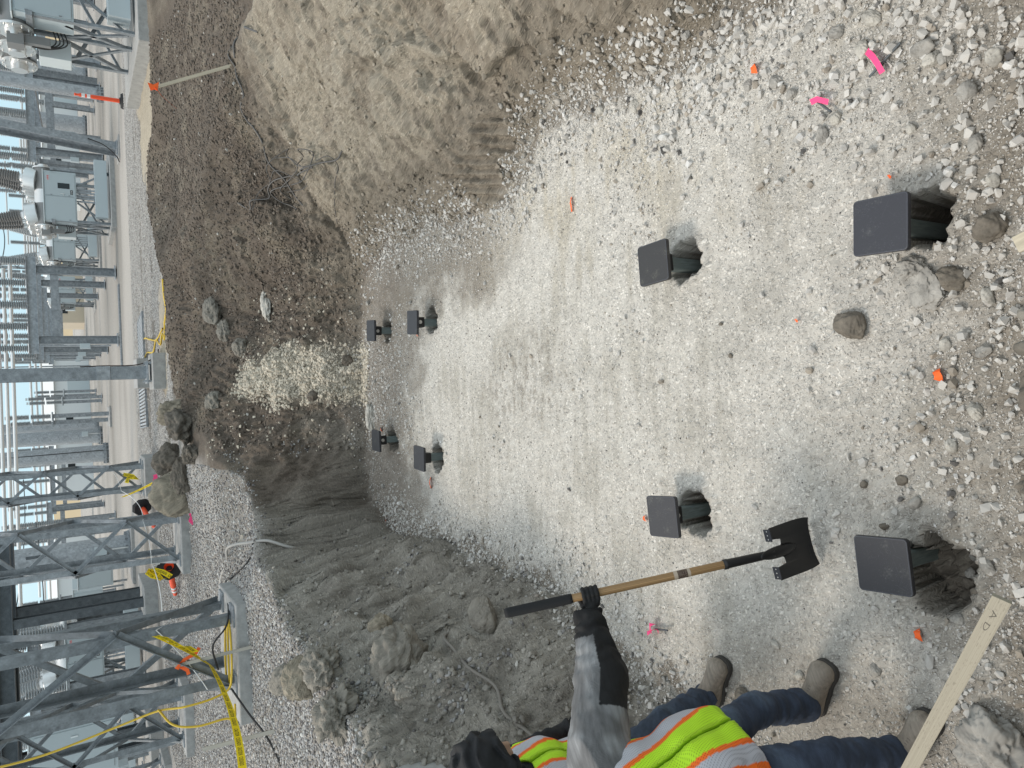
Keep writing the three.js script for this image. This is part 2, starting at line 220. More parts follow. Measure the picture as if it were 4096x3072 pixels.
// fine relief and grain: sand with small pebbles, 1.6 m square
const GN = 1024, gh = new Float32Array(GN * GN), gi = new Float32Array(GN * GN).fill(0.5);
{
  for (let j = 0; j < GN; j++) for (let i = 0; i < GN; i++) gh[j * GN + i] = 0.25 + 0.16 * tnoise(i, j, GN, 14, 1) + 0.10 * tnoise(i, j, GN, 45, 2) + 0.08 * tnoise(i, j, GN, 150, 3);
  for (let s = 0; s < 24000; s++) {
    const r = 1.3 + 4.2 * Math.pow(rnd(), 3.6), cx = rnd() * GN, cy = rnd() * GN, el = rr(0.65, 1), ro = rnd() * 3.14, cc = Math.cos(ro), ss = Math.sin(ro), tone = rnd(), R = Math.ceil(r / el);
    for (let y = -R; y <= R; y++) for (let x = -R; x <= R; x++) { const u = (x * cc + y * ss) * el, v = -x * ss + y * cc, q = (u * u + v * v) / (r * r); if (q < 1) { const k = ((Math.floor(cy) + y + GN) % GN) * GN + (Math.floor(cx) + x + GN) % GN, hh = 0.3 + Math.sqrt(1 - q) * Math.min(0.68, r * 0.10); if (hh > gh[k]) { gh[k] = hh; gi[k] = tone; } } }
  }
}
const grainMap = tex(GN, (i, j) => { const k = j * GN + i, v = 0.86 + 0.26 * (gi[k] - 0.5) + 0.10 * (gh[k] - 0.3) + 0.08 * tnoise(i, j, GN, 300, 7); return [v, v * 0.995, v * 0.985]; }, true);
const grainBump = tex(GN, (i, j) => { const v = gh[j * GN + i]; return [v, v, v]; });
const groundMat = std([1.25, 1.25, 1.25], 0.96, 0, { vertexColors: true, map: grainMap, bumpMap: grainBump, bumpScale: 0.009 });
{
  const g = new THREE.BufferGeometry(), uv = new Float32Array(NX * NZ * 2), idx = new Uint32Array((NX - 1) * (NZ - 1) * 6); let q = 0;
  for (let j = 0; j < NZ; j++) for (let i = 0; i < NX; i++) { const k = j * NX + i, x = GX[i], z = GZ[j], y = Math.abs(x) < 12 ? GB[k] : 1.6; const dy = Math.abs(x) < 4 && z > -9 ? (GP[k * 3 + 1] - y) * 0.75 : 0; uv[k * 2] = (x + Math.tanh(x / 0.8) * y * 0.8 + dy) / 1.6; uv[k * 2 + 1] = (z - y * lerp(0.6, -0.9, sst(-1.4, -1.1, z)) + dy) / 1.6; }
  for (let j = 0; j < NZ - 1; j++) for (let i = 0; i < NX - 1; i++) { const a = j * NX + i, b = a + 1, c = a + NX, d = c + 1; idx[q++] = a; idx[q++] = b; idx[q++] = c; idx[q++] = b; idx[q++] = d; idx[q++] = c; }
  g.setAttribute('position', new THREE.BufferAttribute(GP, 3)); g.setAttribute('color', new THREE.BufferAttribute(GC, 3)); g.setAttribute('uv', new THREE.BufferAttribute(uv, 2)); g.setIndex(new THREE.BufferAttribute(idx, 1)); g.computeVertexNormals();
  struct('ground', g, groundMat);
}
const find = (A, v, up) => { let lo = 0, hi = A.length - 1; while (hi - lo > 1) { const m = (lo + hi) >> 1; if (up ? A[m] <= v : A[m] >= v) lo = m; else hi = m; } return lo; };
function surf(x, z) {   // point, normal, and how far up the bank
  const i = find(GX, x, true), j = find(GZ, z, false), u = clamp((x - GX[i]) / (GX[i + 1] - GX[i])), v = clamp((z - GZ[j]) / (GZ[j + 1] - GZ[j])), k = j * NX + i, at = (m, o) => GP[m * 3 + o];
  const p = [0, 1, 2].map((o) => lerp(lerp(at(k, o), at(k + 1, o), u), lerp(at(k + NX, o), at(k + NX + 1, o), u), v));
  const a = V(at(k + 1, 0) - at(k, 0), at(k + 1, 1) - at(k, 1), at(k + 1, 2) - at(k, 2)), b = V(at(k + NX, 0) - at(k, 0), at(k + NX, 1) - at(k, 1), at(k + NX, 2) - at(k, 2));
  return { p, n: a.cross(b).normalize(), t: GT[k] };
}
const gy = (x, z) => surf(x, z).p[1];
// ---------- loose stone and soil that nobody could count ----------
function angular(n, sq = 0.7, seed0 = 1) { const pts = []; for (let i = 0; i < n; i++) { const v = V(rr(-1, 1), rr(-1, 1), rr(-1, 1)).normalize().multiplyScalar(rr(0.82, 1.1)); v.y *= sq; v.z *= 0.85; pts.push(v); } const g = new ConvexGeometry(pts); g.computeVertexNormals(); return g; }
function rounded(sq = 0.7, det = 1, am = 0.12) { const g = mergeVertices(new THREE.IcosahedronGeometry(1, det).deleteAttribute('normal').deleteAttribute('uv')), p = g.attributes.position, o = rr(0, 90); for (let i = 0; i < p.count; i++) { const v = V().fromBufferAttribute(p, i), s = 1 + am * n3(v.x * 1.3 + o, v.y * 1.3, v.z * 1.3) * 2; p.setXYZ(i, v.x * s * 1.15, v.y * s * sq, v.z * s * 0.9); } g.computeVertexNormals(); return g; }
const STONE = [0, 1, 2, 3, 4].map((i) => angular(11 + i * 2, 0.6 + 0.08 * i)), PEBBLE = [0, 1, 2, 3].map((i) => rounded(0.55 + 0.1 * i)), CLOD = [0, 1, 2].map((i) => rounded(0.8, 1, 0.3));
const stoneMat = std([1, 1, 1], 0.9), M4 = new THREE.Matrix4();
function scatter(name, label, category, geos, count, place, size, tint, sink = 0.25) {
  const list = geos.map(() => []);
  for (let s = 0, tries = 0; s < count && tries < count * 12; tries++) {
    const xz = place(); if (!xz) continue;
    const q = surf(xz[0], xz[1]), r = size(xz[0], xz[1], q), c = tint(xz[0], xz[1], q); if (!r || !c) continue;
    list[Math.floor(rnd() * geos.length)].push([q, r, c]); s++;
  }
  geos.forEach((g, gi2) => {
    if (!list[gi2].length) return;
    const m = shade(new THREE.InstancedMesh(g, stoneMat, list[gi2].length)); m.name = numbered(name);
    const quat = new THREE.Quaternion(), yaw = new THREE.Quaternion(), col = new THREE.Color();
    list[gi2].forEach(([q, r, c], i) => {
      quat.setFromUnitVectors(V(0, 1, 0), q.n); yaw.setFromEuler(new THREE.Euler(rr(-0.5, 0.5), rr(0, 6.28), rr(-0.5, 0.5))); quat.multiply(yaw);
      const k = r * (0.55 - sink); M4.compose(V(q.p[0] + q.n.x * k, q.p[1] + q.n.y * k, q.p[2] + q.n.z * k), quat, V(r * rr(0.8, 1.2), r * rr(0.8, 1.15), r * rr(0.8, 1.2))); m.setMatrixAt(i, M4);
      m.setColorAt(i, col.setRGB(...c));
    });
    m.userData.kind = 'stuff'; tag(m, label, category); scene.add(m);
  });
}
const rect = (x0, x1, z0, z1) => () => [rr(x0, x1), rr(z0, z1)];
const limestone = () => { const k = rnd(); return k < 0.025 ? sc([0.14, 0.135, 0.13], rr(0.6, 1.4)) : k < 0.10 ? sc([0.32, 0.285, 0.24], rr(0.8, 1.2)) : k < 0.15 ? sc([0.64, 0.63, 0.61], rr(0.95, 1.05)) : sc([0.535, 0.517, 0.485], rr(0.86, 1.1)); };
const river = () => { const k = rnd(); return k < 0.25 ? sc([0.15, 0.14, 0.135], rr(0.6, 1.3)) : k < 0.45 ? sc([0.30, 0.265, 0.23], rr(0.7, 1.2)) : k < 0.9 ? sc([0.34, 0.33, 0.32], rr(0.7, 1.3)) : sc([0.55, 0.54, 0.51], rr(0.8, 1.1)); };
const inHole = (x, z) => Math.hypot(x - 1.82, z + 5.36) < 0.22 || Math.hypot(x - 2.06, z + 5.03) < 0.14 || HOLES.some(([hx, hz, r]) => Math.hypot(x - hx, z - hz) < r * 1.15);
const rub = (x, z) => {   // where rubble lies on the pit floor, 0..1
  const w = fbm(x * 1.2, 60, z * 1.2, 3), e = edge(FLOOR, x, z);
  return clamp(0.02 + 0.22 * sst(0.25, 0.6, w) + 0.9 * sst(0.55, 0.1, e + 0.25 * w) * sst(-9, -8, z) + 0.5 * sst(-2.5, -1.5, z + 0.35 * w) + 0.40 * sst(-7.0, -7.6, z + 0.4 * w) * sst(-0.9, -0.5, -Math.abs(x - 0.05) + 0.3 * w) + 0.5 * sst(0.8, 1.6, x + 0.4 * w) * sst(-4.2, -3.4, z));
};
scatter('crushed_rock', 'fine pale crushed rock spread over the pit floor', 'gravel', STONE, 85000, () => { const z = -1.15 - 7.9 * Math.pow(rnd(), 1.35), x = rr(-2.4, 2.4); return !inHole(x, z) && rnd() < 0.30 * (1 - 0.6 * sst(-7.2, -7.8, z)) + rub(x, z) ? [x, z] : null; },
  (x, z, q) => q.t < 0.05 ? (0.0020 + 0.0050 * Math.pow(rnd(), 2.4)) * (1 + 0.10 * -z) * 0.8 : 0, limestone);
scatter('rubble', 'loose angular pale rubble around the edges of the pit floor', 'rubble', STONE, 13000, () => { const z = -1.15 - 8.1 * rnd(), x = rr(-2.4, 2.45); return !inHole(x, z) && rnd() < Math.pow(rub(x, z), 1.5) ? [x, z] : null; },
  (x, z, q) => q.t < 0.10 ? (0.0065 + 0.019 * Math.pow(rnd(), 3.4)) * (x > 1.0 && z > -3.4 ? 1.3 : z > -1.9 ? 1.2 : 1) : 0, limestone, 0.2);
scatter('white_rubble', 'cream broken rock spilled down the dark back slope', 'rubble', STONE, 5500, () => { const x = rr(-0.9, 1.5), z = rr(-11, -8.7); return rnd() < sst(1.15, 0.5, Math.hypot((x - 0.25) * 2.2, (z + 9.6) * 0.85) + 0.4 * fbm(x * 1.1, 20, z * 1.1, 4)) + 0.02 ? [x, z] : null; },
  () => 0.010 + 0.022 * Math.pow(rnd(), 2.5), () => sc([0.53, 0.48, 0.395], rr(0.75, 1.2)), 0.2);
scatter('soil_clods', 'crumbs and clods of soil on the banks of the pit', 'soil', CLOD, 62000, () => { const k = rnd(); return k < 0.55 ? [rr(-0.8, 7), rr(-17, -8.8)] : k < 0.80 ? [rr(1.4, 4.2), rr(-10, -1.2)] : [rr(-3.2, -1.5), rr(-9.3, -1.2)]; },
  (x, z, q) => { if (q.t <= 0 || q.t >= 1 && (x < 0 || z < crest(x)) || inHole(x, z)) return 0; const w = fbm(x * 1.5, 70, z * 1.5, 3), low = x > 0.6 && z > -9 ? 0.6 * sst(0.22, 0.03, q.t) : x < -1.2 && z > -9 ? 0.28 : 0.5; if (rnd() > 0.03 + low + 0.35 * sst(0.2, 0.6, w)) return 0; return (x > 0.6 && z > -9 ? 0.003 : 0.004) + 0.020 * Math.pow(rnd(), 5); },
  (x, z, q) => { const i = find(GX, x, true), j = find(GZ, z, false), k = (j * NX + i) * 3, f = rr(0.75, 1.25); return rnd() < 0.015 ? sc([0.5, 0.48, 0.44], rr(0.7, 1.1)) : [GC[k] * f, GC[k + 1] * f, GC[k + 2] * f]; }, 0.3);
scatter('yard_gravel', 'rounded grey gravel covering the yard around the lattice towers', 'gravel', PEBBLE, 120000, () => { const z = -3.6 - 15 * Math.pow(rnd(), 1.25), x = -1 - 7.5 * rnd() * (0.35 + 0.65 * clamp(-z / 14)); return [x, z]; },
  (x, z, q) => q.t > 0.93 && x < 0.2 - 0.3 * sst(-10, -13, z) ? 0.0065 + 0.0095 * Math.pow(rnd(), 1.8) : 0, river, 0.3);
scatter('spilled_gravel', 'gravel that slid from the yard down the grey bank', 'gravel', PEBBLE, 4200, () => [rr(-3.4, -0.6), rr(-10.5, -2)],
  (x, z, q) => { if (q.t <= 0.0 || q.t > 0.95) return 0; const w = fbm(x * 1.3, 80, z * 1.3, 3); return rnd() < 0.7 * sst(0.3, 0.6, w) + 0.3 * sst(0.8, 0.95, q.t) + 0.12 * sst(0.12, 0.02, q.t) ? 0.006 + 0.013 * Math.pow(rnd(), 2) : 0; }, () => sc(river(), 0.8), 0.2);
scatter('yard_stones', 'pale gravel of the yard beyond the back crest of the pit', 'gravel', PEBBLE, 110000, () => { const z = -13.5 - 17 * rnd(), x = rr(-4, 14) * (-z / 30); return [x, z]; },
  (x, z, q) => { const i = find(GX, x, true), j = find(GZ, z, false), k = (j * NX + i) * 3; return q.t >= 1 && !(x > -0.3 && z > crest(x) - 0.08) && GC[k] > 0.17 && (GC[k] - GC[k + 2] < 0.085) ? 0.008 + 0.008 * rnd() : 0; }, () => sc(mixc(river(), [0.36, 0.345, 0.325], 0.45), 1.1), 0.3);
scatter('edge_pebbles', 'pebbles and grit in the dirt of the edge above the pit', 'gravel', PEBBLE, 900, rect(-0.9, 1.0, -0.85, -0.3), (x, z, q) => q.p[1] > 1.2 ? 0.004 + 0.010 * Math.pow(rnd(), 2) : 0, river, 0.3);
// ---------- materials ----------
const noiseTex = (n, f, lo, hi, sd, col = [1, 1, 1]) => tex(n, (i, j) => { const v = lerp(lo, hi, clamp(0.5 + 0.5 * (0.55 * tnoise(i, j, n, f, sd) + 0.3 * tnoise(i, j, n, f * 2.7, sd + 3) + 0.25 * tnoise(i, j, n, f * 8, sd + 6)))); return [v * col[0], v * col[1], v * col[2]]; }, true);
const bumpTex = (n, f, sd) => tex(n, (i, j) => { const v = 0.5 + 0.3 * tnoise(i, j, n, f, sd) + 0.2 * tnoise(i, j, n, f * 3, sd + 2); return [v, v, v]; });
const dusty = tex(512, (i, j) => { const a = tnoise(i, j, 512, 5, 2), b = tnoise(i, j, 512, 30, 5), c = tnoise(i, j, 512, 110, 8); const q = clamp((a + 0.5 * b - 0.25) * 1.4), v = 0.62 + 0.22 * q * q + (b > 0.55 ? 0.25 * (b - 0.55) : 0) + (c > 0.66 && a > 0.05 ? 0.32 : 0) + 0.04 * c; return [v, v * 0.995, v * lerp(1.03, 0.97, q)]; }, true);
for (let s = 0, d = dusty.image.data; s < 34; s++) { let x = rnd() * 512, y = rnd() * 512; const an = rr(-0.9, 0.9) + (rnd() < 0.5 ? 1.57 : 0), L = rr(10, 90), v = rr(14, 60); for (let k = 0; k < L; k++) { const q = ((Math.floor(y) & 511) * 512 + (Math.floor(x) & 511)) * 4; for (let o = 0; o < 3; o++) d[q + o] = Math.min(255, d[q + o] + v); x += Math.cos(an); y += Math.sin(an); } }
const capMats = [0, 1, 2, 3, 4, 5, 6, 7].map((k) => { const t = dusty.clone(); t.offset.set(k * 0.37, k * 0.61); t.needsUpdate = true; return std([[0.105, 0.112, 0.132], [0.10, 0.104, 0.115], [0.105, 0.104, 0.10], [0.135, 0.138, 0.145], [0.085, 0.09, 0.10], [0.09, 0.095, 0.105], [0.085, 0.09, 0.10], [0.09, 0.095, 0.10]][k], 0.5, 0.15, { map: t }); }), edgeMat = std([0.20, 0.215, 0.24], 0.5, 0.3, { map: dusty }), sleeveMat = std([0.012, 0.012, 0.013], 0.5), shaftMat = std([0.30, 0.36, 0.35], 0.5, 0.3, { map: noiseTex(256, 6, 0.7, 1, 3) }), boltMat = std([0.55, 0.55, 0.54], 0.38, 0.85);
// ---------- steel pile caps in their holes ----------
{
  const sh = new THREE.Shape(), a = 0.1225, r = 0.016;
  sh.moveTo(-a + r, -a); sh.lineTo(a - r, -a); sh.absarc(a - r, -a + r, r, -Math.PI / 2, 0); sh.lineTo(a, a - r); sh.absarc(a - r, a - r, r, 0, Math.PI / 2); sh.lineTo(-a + r, a); sh.absarc(-a + r, a - r, r, Math.PI / 2, Math.PI); sh.lineTo(-a, -a + r); sh.absarc(-a + r, -a + r, r, Math.PI, 1.5 * Math.PI);
  const pg = new THREE.ExtrudeGeometry(sh, { depth: 0.02, bevelEnabled: true, bevelSize: 0.0025, bevelThickness: 0.0025, bevelSegments: 2, curveSegments: 5 }).rotateX(-Math.PI / 2).translate(0, -0.0225, 0);
  { const p = pg.attributes.position, u = pg.attributes.uv; for (let i = 0; i < p.count; i++) u.setXY(i, p.getX(i) * 2 + 0.3, p.getZ(i) * 2 + 0.2); }
  const ring = sh.clone(); { const b = a - 0.0035, h = new THREE.Path(), q = r - 0.003; h.moveTo(-b + q, -b); h.lineTo(b - q, -b); h.absarc(b - q, -b + q, q, -Math.PI / 2, 0); h.lineTo(b, b - q); h.absarc(b - q, b - q, q, 0, Math.PI / 2); h.lineTo(-b + q, b); h.absarc(-b + q, b - q, q, Math.PI / 2, Math.PI); h.lineTo(-b, -b + q); h.absarc(-b + q, -b + q, q, Math.PI, 1.5 * Math.PI); ring.holes.push(h); }
  const eg = new THREE.ExtrudeGeometry(ring, { depth: 0.0012, bevelEnabled: false, curveSegments: 5 }).rotateX(-Math.PI / 2).translate(0, -0.0004, 0);
  const sl = join([rbox(0.105, 0.10, 0.105, 0.006, 0, -0.073, 0)]), st = rbox(0.078, 0.62, 0.078, 0.014, 0, -0.40, 0, 3);
  const weld = join([0, 1, 2, 3].map((k) => bar([-0.05, -0.026, 0.0535], [0.05, -0.026, 0.0535], 0.008).rotateY(k * Math.PI / 2)));
  const nutG = join([new THREE.CylinderGeometry(0.016, 0.016, 0.012, 6).rotateX(Math.PI / 2).translate(0, -0.073, 0.0605), new THREE.CylinderGeometry(0.020, 0.020, 0.003, 18).rotateX(Math.PI / 2).translate(0, -0.073, 0.0535)]);
  const names = ['steel pile cap plate scratched along its edges, over the hole beside the round dark rock', 'steel pile cap plate over the hole filled with broken rock, below the shovel blade', 'steel pile cap plate with chalky white smudges, its shaft in a clean round hole', 'steel pile cap plate dusted pale, with a small orange flag behind it', 'steel pile cap plate at the edge of the brown trodden soil, bolt in its sleeve', 'steel pile cap plate with an orange scrap of tape lying in front of it', 'steel pile cap plate at the foot of the slope, beside the white rubble spill', 'steel pile cap plate with orange tape on it, beside a long white chunk'];
  const offs = [0.02, -0.03, 0.04, -0.02, 0.1, 0.05, -0.06, 0.08], ups = [[0.006, 0.004], [-0.004, 0.006], [0.03, -0.02], [0.012, 0.01], [0.0, -0.01], [0.01, 0.0], [0.015, 0.01], [-0.01, 0.012]];
  PILES.forEach(([x, z, yaw], i) => {
    const t = thing('pile_cap', names[i], 'pile cap', [x, 0.2, z], -yaw * Math.PI / 180, 'steel pile caps in two rows'); t.rotation.x = ups[i][0] * 0.5; t.rotation.z = ups[i][1] * 0.5;
    { const pl = part('plate', pg, capMats[i], t); if (i !== 4 && i !== 6) part('worn_edge', eg, edgeMat, pl); } const s = part('sleeve', sl, sleeveMat, t); part('weld', weld, sleeveMat, s); s.rotation.y = offs[i]; const b = part('bolt', nutG, boltMat, s); if ([0, 1, 2, 5].includes(i)) b.rotation.y = Math.PI / 2; part('shaft', st, shaftMat, t).rotation.y = offs[i];
  });
}
// ---------- boulders and single rocks ----------
const rockBump = bumpTex(512, 9, 11), rockTone = noiseTex(512, 5, 0.62, 1.0, 12);
const rockM = { soil: std([0.36, 0.33, 0.28], 0.97, 0, { map: rockTone, bumpMap: rockBump, bumpScale: 0.02 }), dark: std([0.22, 0.19, 0.155], 0.97, 0, { map: rockTone, bumpMap: rockBump, bumpScale: 0.02 }), tan: std([0.42, 0.365, 0.28], 0.97, 0, { map: rockTone, bumpMap: rockBump, bumpScale: 0.02 }), white: std([0.72, 0.69, 0.62], 0.95, 0, { map: rockTone, bumpMap: rockBump, bumpScale: 0.012 }), brown: std([0.25, 0.22, 0.18], 0.9, 0, { map: rockTone, bumpMap: rockBump, bumpScale: 0.004 }), grey: std([0.52, 0.50, 0.46], 0.93, 0, { map: rockTone, bumpMap: rockBump, bumpScale: 0.01 }) };
function boulder(name, x, z, rx, ry, rz, m, label, o = {}) {
  const g = mergeVertices(new THREE.IcosahedronGeometry(1, o.det || 14).deleteAttribute('normal').deleteAttribute('uv')), p = g.attributes.position, q = o.q ?? rnd() * 50, am = o.am ?? 0.2, uv = new Float32Array(p.count * 2), v = V();
  const planes = []; for (let k = 0; k < (o.cut ?? 7); k++) planes.push([V(rr(-1, 1), rr(-0.6, 1), rr(-1, 1)).normalize(), rr(0.62, 0.92)]);
  for (let i = 0; i < p.count; i++) {
    v.fromBufferAttribute(p, i); let s = 1;
    for (const [n, d] of planes) { const c = v.dot(n); if (c * s > d) s = lerp(s, d / c, 0.8); }
    s += am * (0.6 * n3(v.x * 1.4 + q, v.y * 1.4, v.z * 1.4) + 0.32 * n3(v.x * 3.4 + q, v.y * 3.4, v.z * 3.4) + 0.2 * n3(v.x * 8 + q, v.y * 8, v.z * 8) + 0.12 * n3(v.x * 17 + q, v.y * 17, v.z * 17));
    uv[i * 2] = (v.x * rx + v.y * ry * 0.6) * 2; uv[i * 2 + 1] = (v.z * rz + v.y * ry * 0.7) * 2; p.setXYZ(i, v.x * s * rx, v.y * s * ry, v.z * s * rz);
  }
  g.setAttribute('uv', new THREE.BufferAttribute(uv, 2)); g.computeVertexNormals();
  const b = single(name, g, m, label, o.cat || 'rock', o.group); b.position.set(x, (o.y ?? gy(x, z)) + ry * (o.up ?? 0.45), z); b.rotation.set(o.tx || 0, o.ry ?? rnd() * 6, o.tz || 0); return b;
}
boulder('soil_boulder', -2.16, -5.28, 0.27, 0.22, 0.20, rockM.soil, 'largest block of cemented grey soil, the bent rope end beside it', { ry: 0.5, am: 0.24, up: 0.55 });
boulder('soil_boulder', -2.20, -5.72, 0.21, 0.17, 0.18, rockM.soil, 'crumbly soil block between the largest block and the two rim stones', { ry: 1.5, am: 0.28, up: 0.5 });
boulder('soil_boulder', -2.02, -5.72, 0.12, 0.11, 0.12, rockM.tan, 'small wedge of pale soil leaning on the crumbly block', { ry: 0.2, am: 0.2, cut: 9 });
boulder('soil_boulder', -2.66, -6.75, 0.14, 0.15, 0.20, rockM.soil, 'upright oval stone half sunk in the gravel rim', { ry: 0.9, am: 0.14 });
boulder('soil_boulder', -2.42, -6.12, 0.13, 0.16, 0.18, rockM.tan, 'teardrop stone with a pointed top standing on the gravel rim', { ry: 2.0, am: 0.16 });
boulder('soil_boulder', -2.45, -5.35, 0.20, 0.16, 0.19, rockM.soil, 'broken rough soil block at the edge of the gravel above the largest block', { ry: 2.8, am: 0.34, up: 0.25 });
boulder('soil_boulder', -1.86, -5.0, 0.17, 0.11, 0.16, rockM.soil, 'smooth rounded soil clod at the foot of the grey bank near the shovel grip', { ry: 1, am: 0.1, cut: 3, up: 0.35 });
boulder('soil_boulder', -0.45, -12.1, 0.42, 0.28, 0.24, rockM.dark, 'long undercut slab of dark soil on the crest of the back slope', { ry: 1.1, am: 0.26, up: 0.3 });
boulder('soil_boulder', -0.28, -13.2, 0.34, 0.30, 0.24, rockM.tan, 'tan soil block behind the undercut slab on the crest', { ry: 1.8, am: 0.24, up: 0.35 });
boulder('soil_boulder', -1.15, -13.6, 0.36, 0.32, 0.28, rockM.dark, 'rounded brown soil block between the slab and the peaked block', { ry: 0.4, am: 0.22, up: 0.4 });
boulder('soil_boulder', -1.60, -13.1, 0.42, 0.42, 0.34, rockM.tan, 'peaked tan soil block in front of the lattice tower pier', { ry: 0.2, am: 0.11, cut: 14, up: 0.36 });
boulder('soil_boulder', -1.22, -12.35, 0.30, 0.16, 0.14, rockM.dark, 'narrow dark lump lying at the foot of the peaked block', { ry: 0.3, am: 0.2 });
boulder('soil_boulder', -0.86, -11.7, 0.20, 0.13, 0.16, rockM.dark, 'low dark clod below the undercut slab', { am: 0.25 });
boulder('soil_boulder', 1.36, -12.0, 0.28, 0.15, 0.20, rockM.soil, 'flat grey soil lump high on the back slope', { am: 0.16, ry: 0.7 });
boulder('soil_boulder', 0.98, -11.62, 0.19, 0.12, 0.16, rockM.soil, 'grey clod just below the flat lump on the back slope', { am: 0.2 });
boulder('soil_boulder', -0.07, -11.35, 0.16, 0.15, 0.20, rockM.soil, 'upright grey lump above the ribbed scrape marks on the back slope', { am: 0.2 });
boulder('soil_boulder', 0.70, -11.0, 0.15, 0.12, 0.14, rockM.soil, 'round clod above the cream rubble spill', { am: 0.18 });
boulder('broken_rock', 1.35, -10.7, 0.27, 0.075, 0.12, rockM.white, 'long white rock chunk lying on the dark back slope', { ry: 0.15, am: 0.22, up: 0.5 });
boulder('broken_rock', -0.36, -8.68, 0.18, 0.07, 0.09, rockM.white, 'white rock chunk at the foot of the slope between the two far pile caps', { ry: 0.1, am: 0.22 });
boulder('broken_rock', 0.39, -9.05, 0.085, 0.08, 0.08, rockM.dark, 'round dark clod on the lower edge of the cream rubble', { am: 0.14 });
boulder('broken_rock', -0.05, -9.28, 0.08, 0.08, 0.08, rockM.dark, 'round dark clod on the edge of the cream rubble, between the two white chunks', { am: 0.14 });
boulder('field_stone', 0.215, -2.06, 0.088, 0.058, 0.078, rockM.brown, 'smooth brown fist-wide stone with a flat face on the pale floor', { ry: 0.6, am: 0.09, cut: 16, up: 0.45 });
boulder('field_stone', 0.565, -1.435, 0.075, 0.05, 0.068, rockM.brown, 'dome-shaped grey brown stone below the scratched pile cap', { ry: 0.3, am: 0.12, cut: 12, up: 0.25 });
boulder('field_stone', 0.375, -1.60, 0.072, 0.05, 0.060, rockM.brown, 'brown stone lying against the flat pale slab', { ry: 1, am: 0.12, cut: 14, up: 0.3 });
boulder('broken_rock', 0.36, -1.715, 0.11, 0.03, 0.085, rockM.grey, 'flat pale slab next to a brown stone', { ry: 0.6, am: 0.2, up: 0.5 });
boulder('broken_rock', 0.445, -1.765, 0.065, 0.04, 0.055, rockM.grey, 'lump of cemented grit between the flat slab and the pile cap', { ry: 1.2, am: 0.3 });
boulder('broken_rock', -1.62, -1.50, 0.165, 0.09, 0.14, rockM.grey, 'big rough concrete chunk beside the wooden lath and a boot', { ry: 0.5, am: 0.26, cut: 9, up: 0.5 });
boulder('field_stone', -1.86, -2.83, 0.05, 0.036, 0.05, rockM.brown, 'dark grey stone on the floor between two boots', { am: 0.1 });
boulder('broken_rock', 1.51, -1.95, 0.050, 0.032, 0.042, rockM.white, 'white angular stone next to the long pink ribbon', { am: 0.08, cut: 10 });
boulder('broken_rock', 1.18, -2.18, 0.048, 0.026, 0.034, rockM.grey, 'flat triangular grey stone below the short pink ribbon', { am: 0.08, cut: 10, ry: 0.2 });
boulder('broken_rock', 1.24, -2.105, 0.032, 0.028, 0.032, rockM.white, 'squarish pale stone against the end of the pinned nail', { am: 0.08, cut: 10 });
const FS = [[-0.52, -1.86, 0.040, 1], [-0.56, -2.04, 0.032, 1], [-0.75, -1.95, 0.030, 1], [-0.62, -1.80, 0.042, 0], [2.02, -2.98, 0.045, 0], [1.64, -1.90, 0.062, 0], [1.75, -2.23, 0.045, 0], [1.40, -1.67, 0.07, 0], [1.34, -1.64, 0.05, 0], [1.33, -1.59, 0.055, 0], [1.65, -2.08, 0.05, 0], [1.07, -1.74, 0.035, 0], [1.73, -2.76, 0.04, 0], [1.81, -3.54, 0.055, 0], [0.09, -1.64, 0.038, 0], [0.11, -2.83, 0.022, 1], [0.30, -2.89, 0.018, 1], [-0.2, -1.52, 0.05, 0], [-0.35, -1.62, 0.04, 0], [0.05, -1.48, 0.042, 0], [0.28, -1.46, 0.05, 0], [0.75, -1.42, 0.045, 0], [0.92, -1.48, 0.05, 0], [1.15, -1.5, 0.06, 0], [1.25, -1.4, 0.05, 0], [-0.85, -1.50, 0.05, 0], [-0.98, -1.56, 0.04, 1], [-1.1, -1.62, 0.035, 0], [-1.5, -2.6, 0.04, 0], [-1.62, -2.45, 0.035, 0], [-1.85, -2.55, 0.05, 0], [-1.45, -2.02, 0.04, 0], [1.9, -3.9, 0.05, 0], [1.85, -4.3, 0.04, 0], [1.7, -4.7, 0.05, 0], [1.55, -2.45, 0.05, 0], [1.6, -2.62, 0.04, 0], [1.45, -2.35, 0.045, 0], [1.85, -1.75, 0.07, 0], [1.95, -2.05, 0.05, 0], [1.75, -1.6, 0.06, 0], [1.58, -1.5, 0.05, 1], [-1.7, -5.3, 0.04, 1], [-1.55, -5.9, 0.035, 0], [-1.4, -6.5, 0.035, 0], [-1.2, -8.4, 0.05, 0], [0.1, -8.5, 0.05, 0], [1.1, -8.6, 0.05, 0], [1.4, -7.6, 0.04, 1], [0.95, -7.3, 0.035, 0]];
for (const [x, z, r9, dk] of FS) { const r = r9 * 0.82; boulder(dk ? 'dark_stone' : 'pale_stone', x, z, r, r * rr(0.55, 0.75), r * rr(0.7, 0.95), dk ? rockM.brown : rnd() < 0.4 ? rockM.white : rockM.grey, dk ? 'single dark stone lying among the pale crushed rock' : 'single pale angular stone among the finer rubble', { det: 7, am: 0.1, cut: 9, cat: 'stone', group: dk ? 'dark stones on the pit floor' : 'pale stones on the pit floor', up: 0.28 }); }
const NR = [[-0.40, -0.68, 0.055], [-0.47, -0.70, 0.045], [-0.33, -0.75, 0.04], [-0.27, -0.72, 0.05], [-0.16, -0.76, 0.04], [0.03, -0.75, 0.05], [0.10, -0.70, 0.035], [-0.53, -0.66, 0.04], [0.25, -0.66, 0.045], [-0.08, -0.73, 0.03], [0.72, -0.62, 0.05], [-0.38, -0.64, 0.035]];
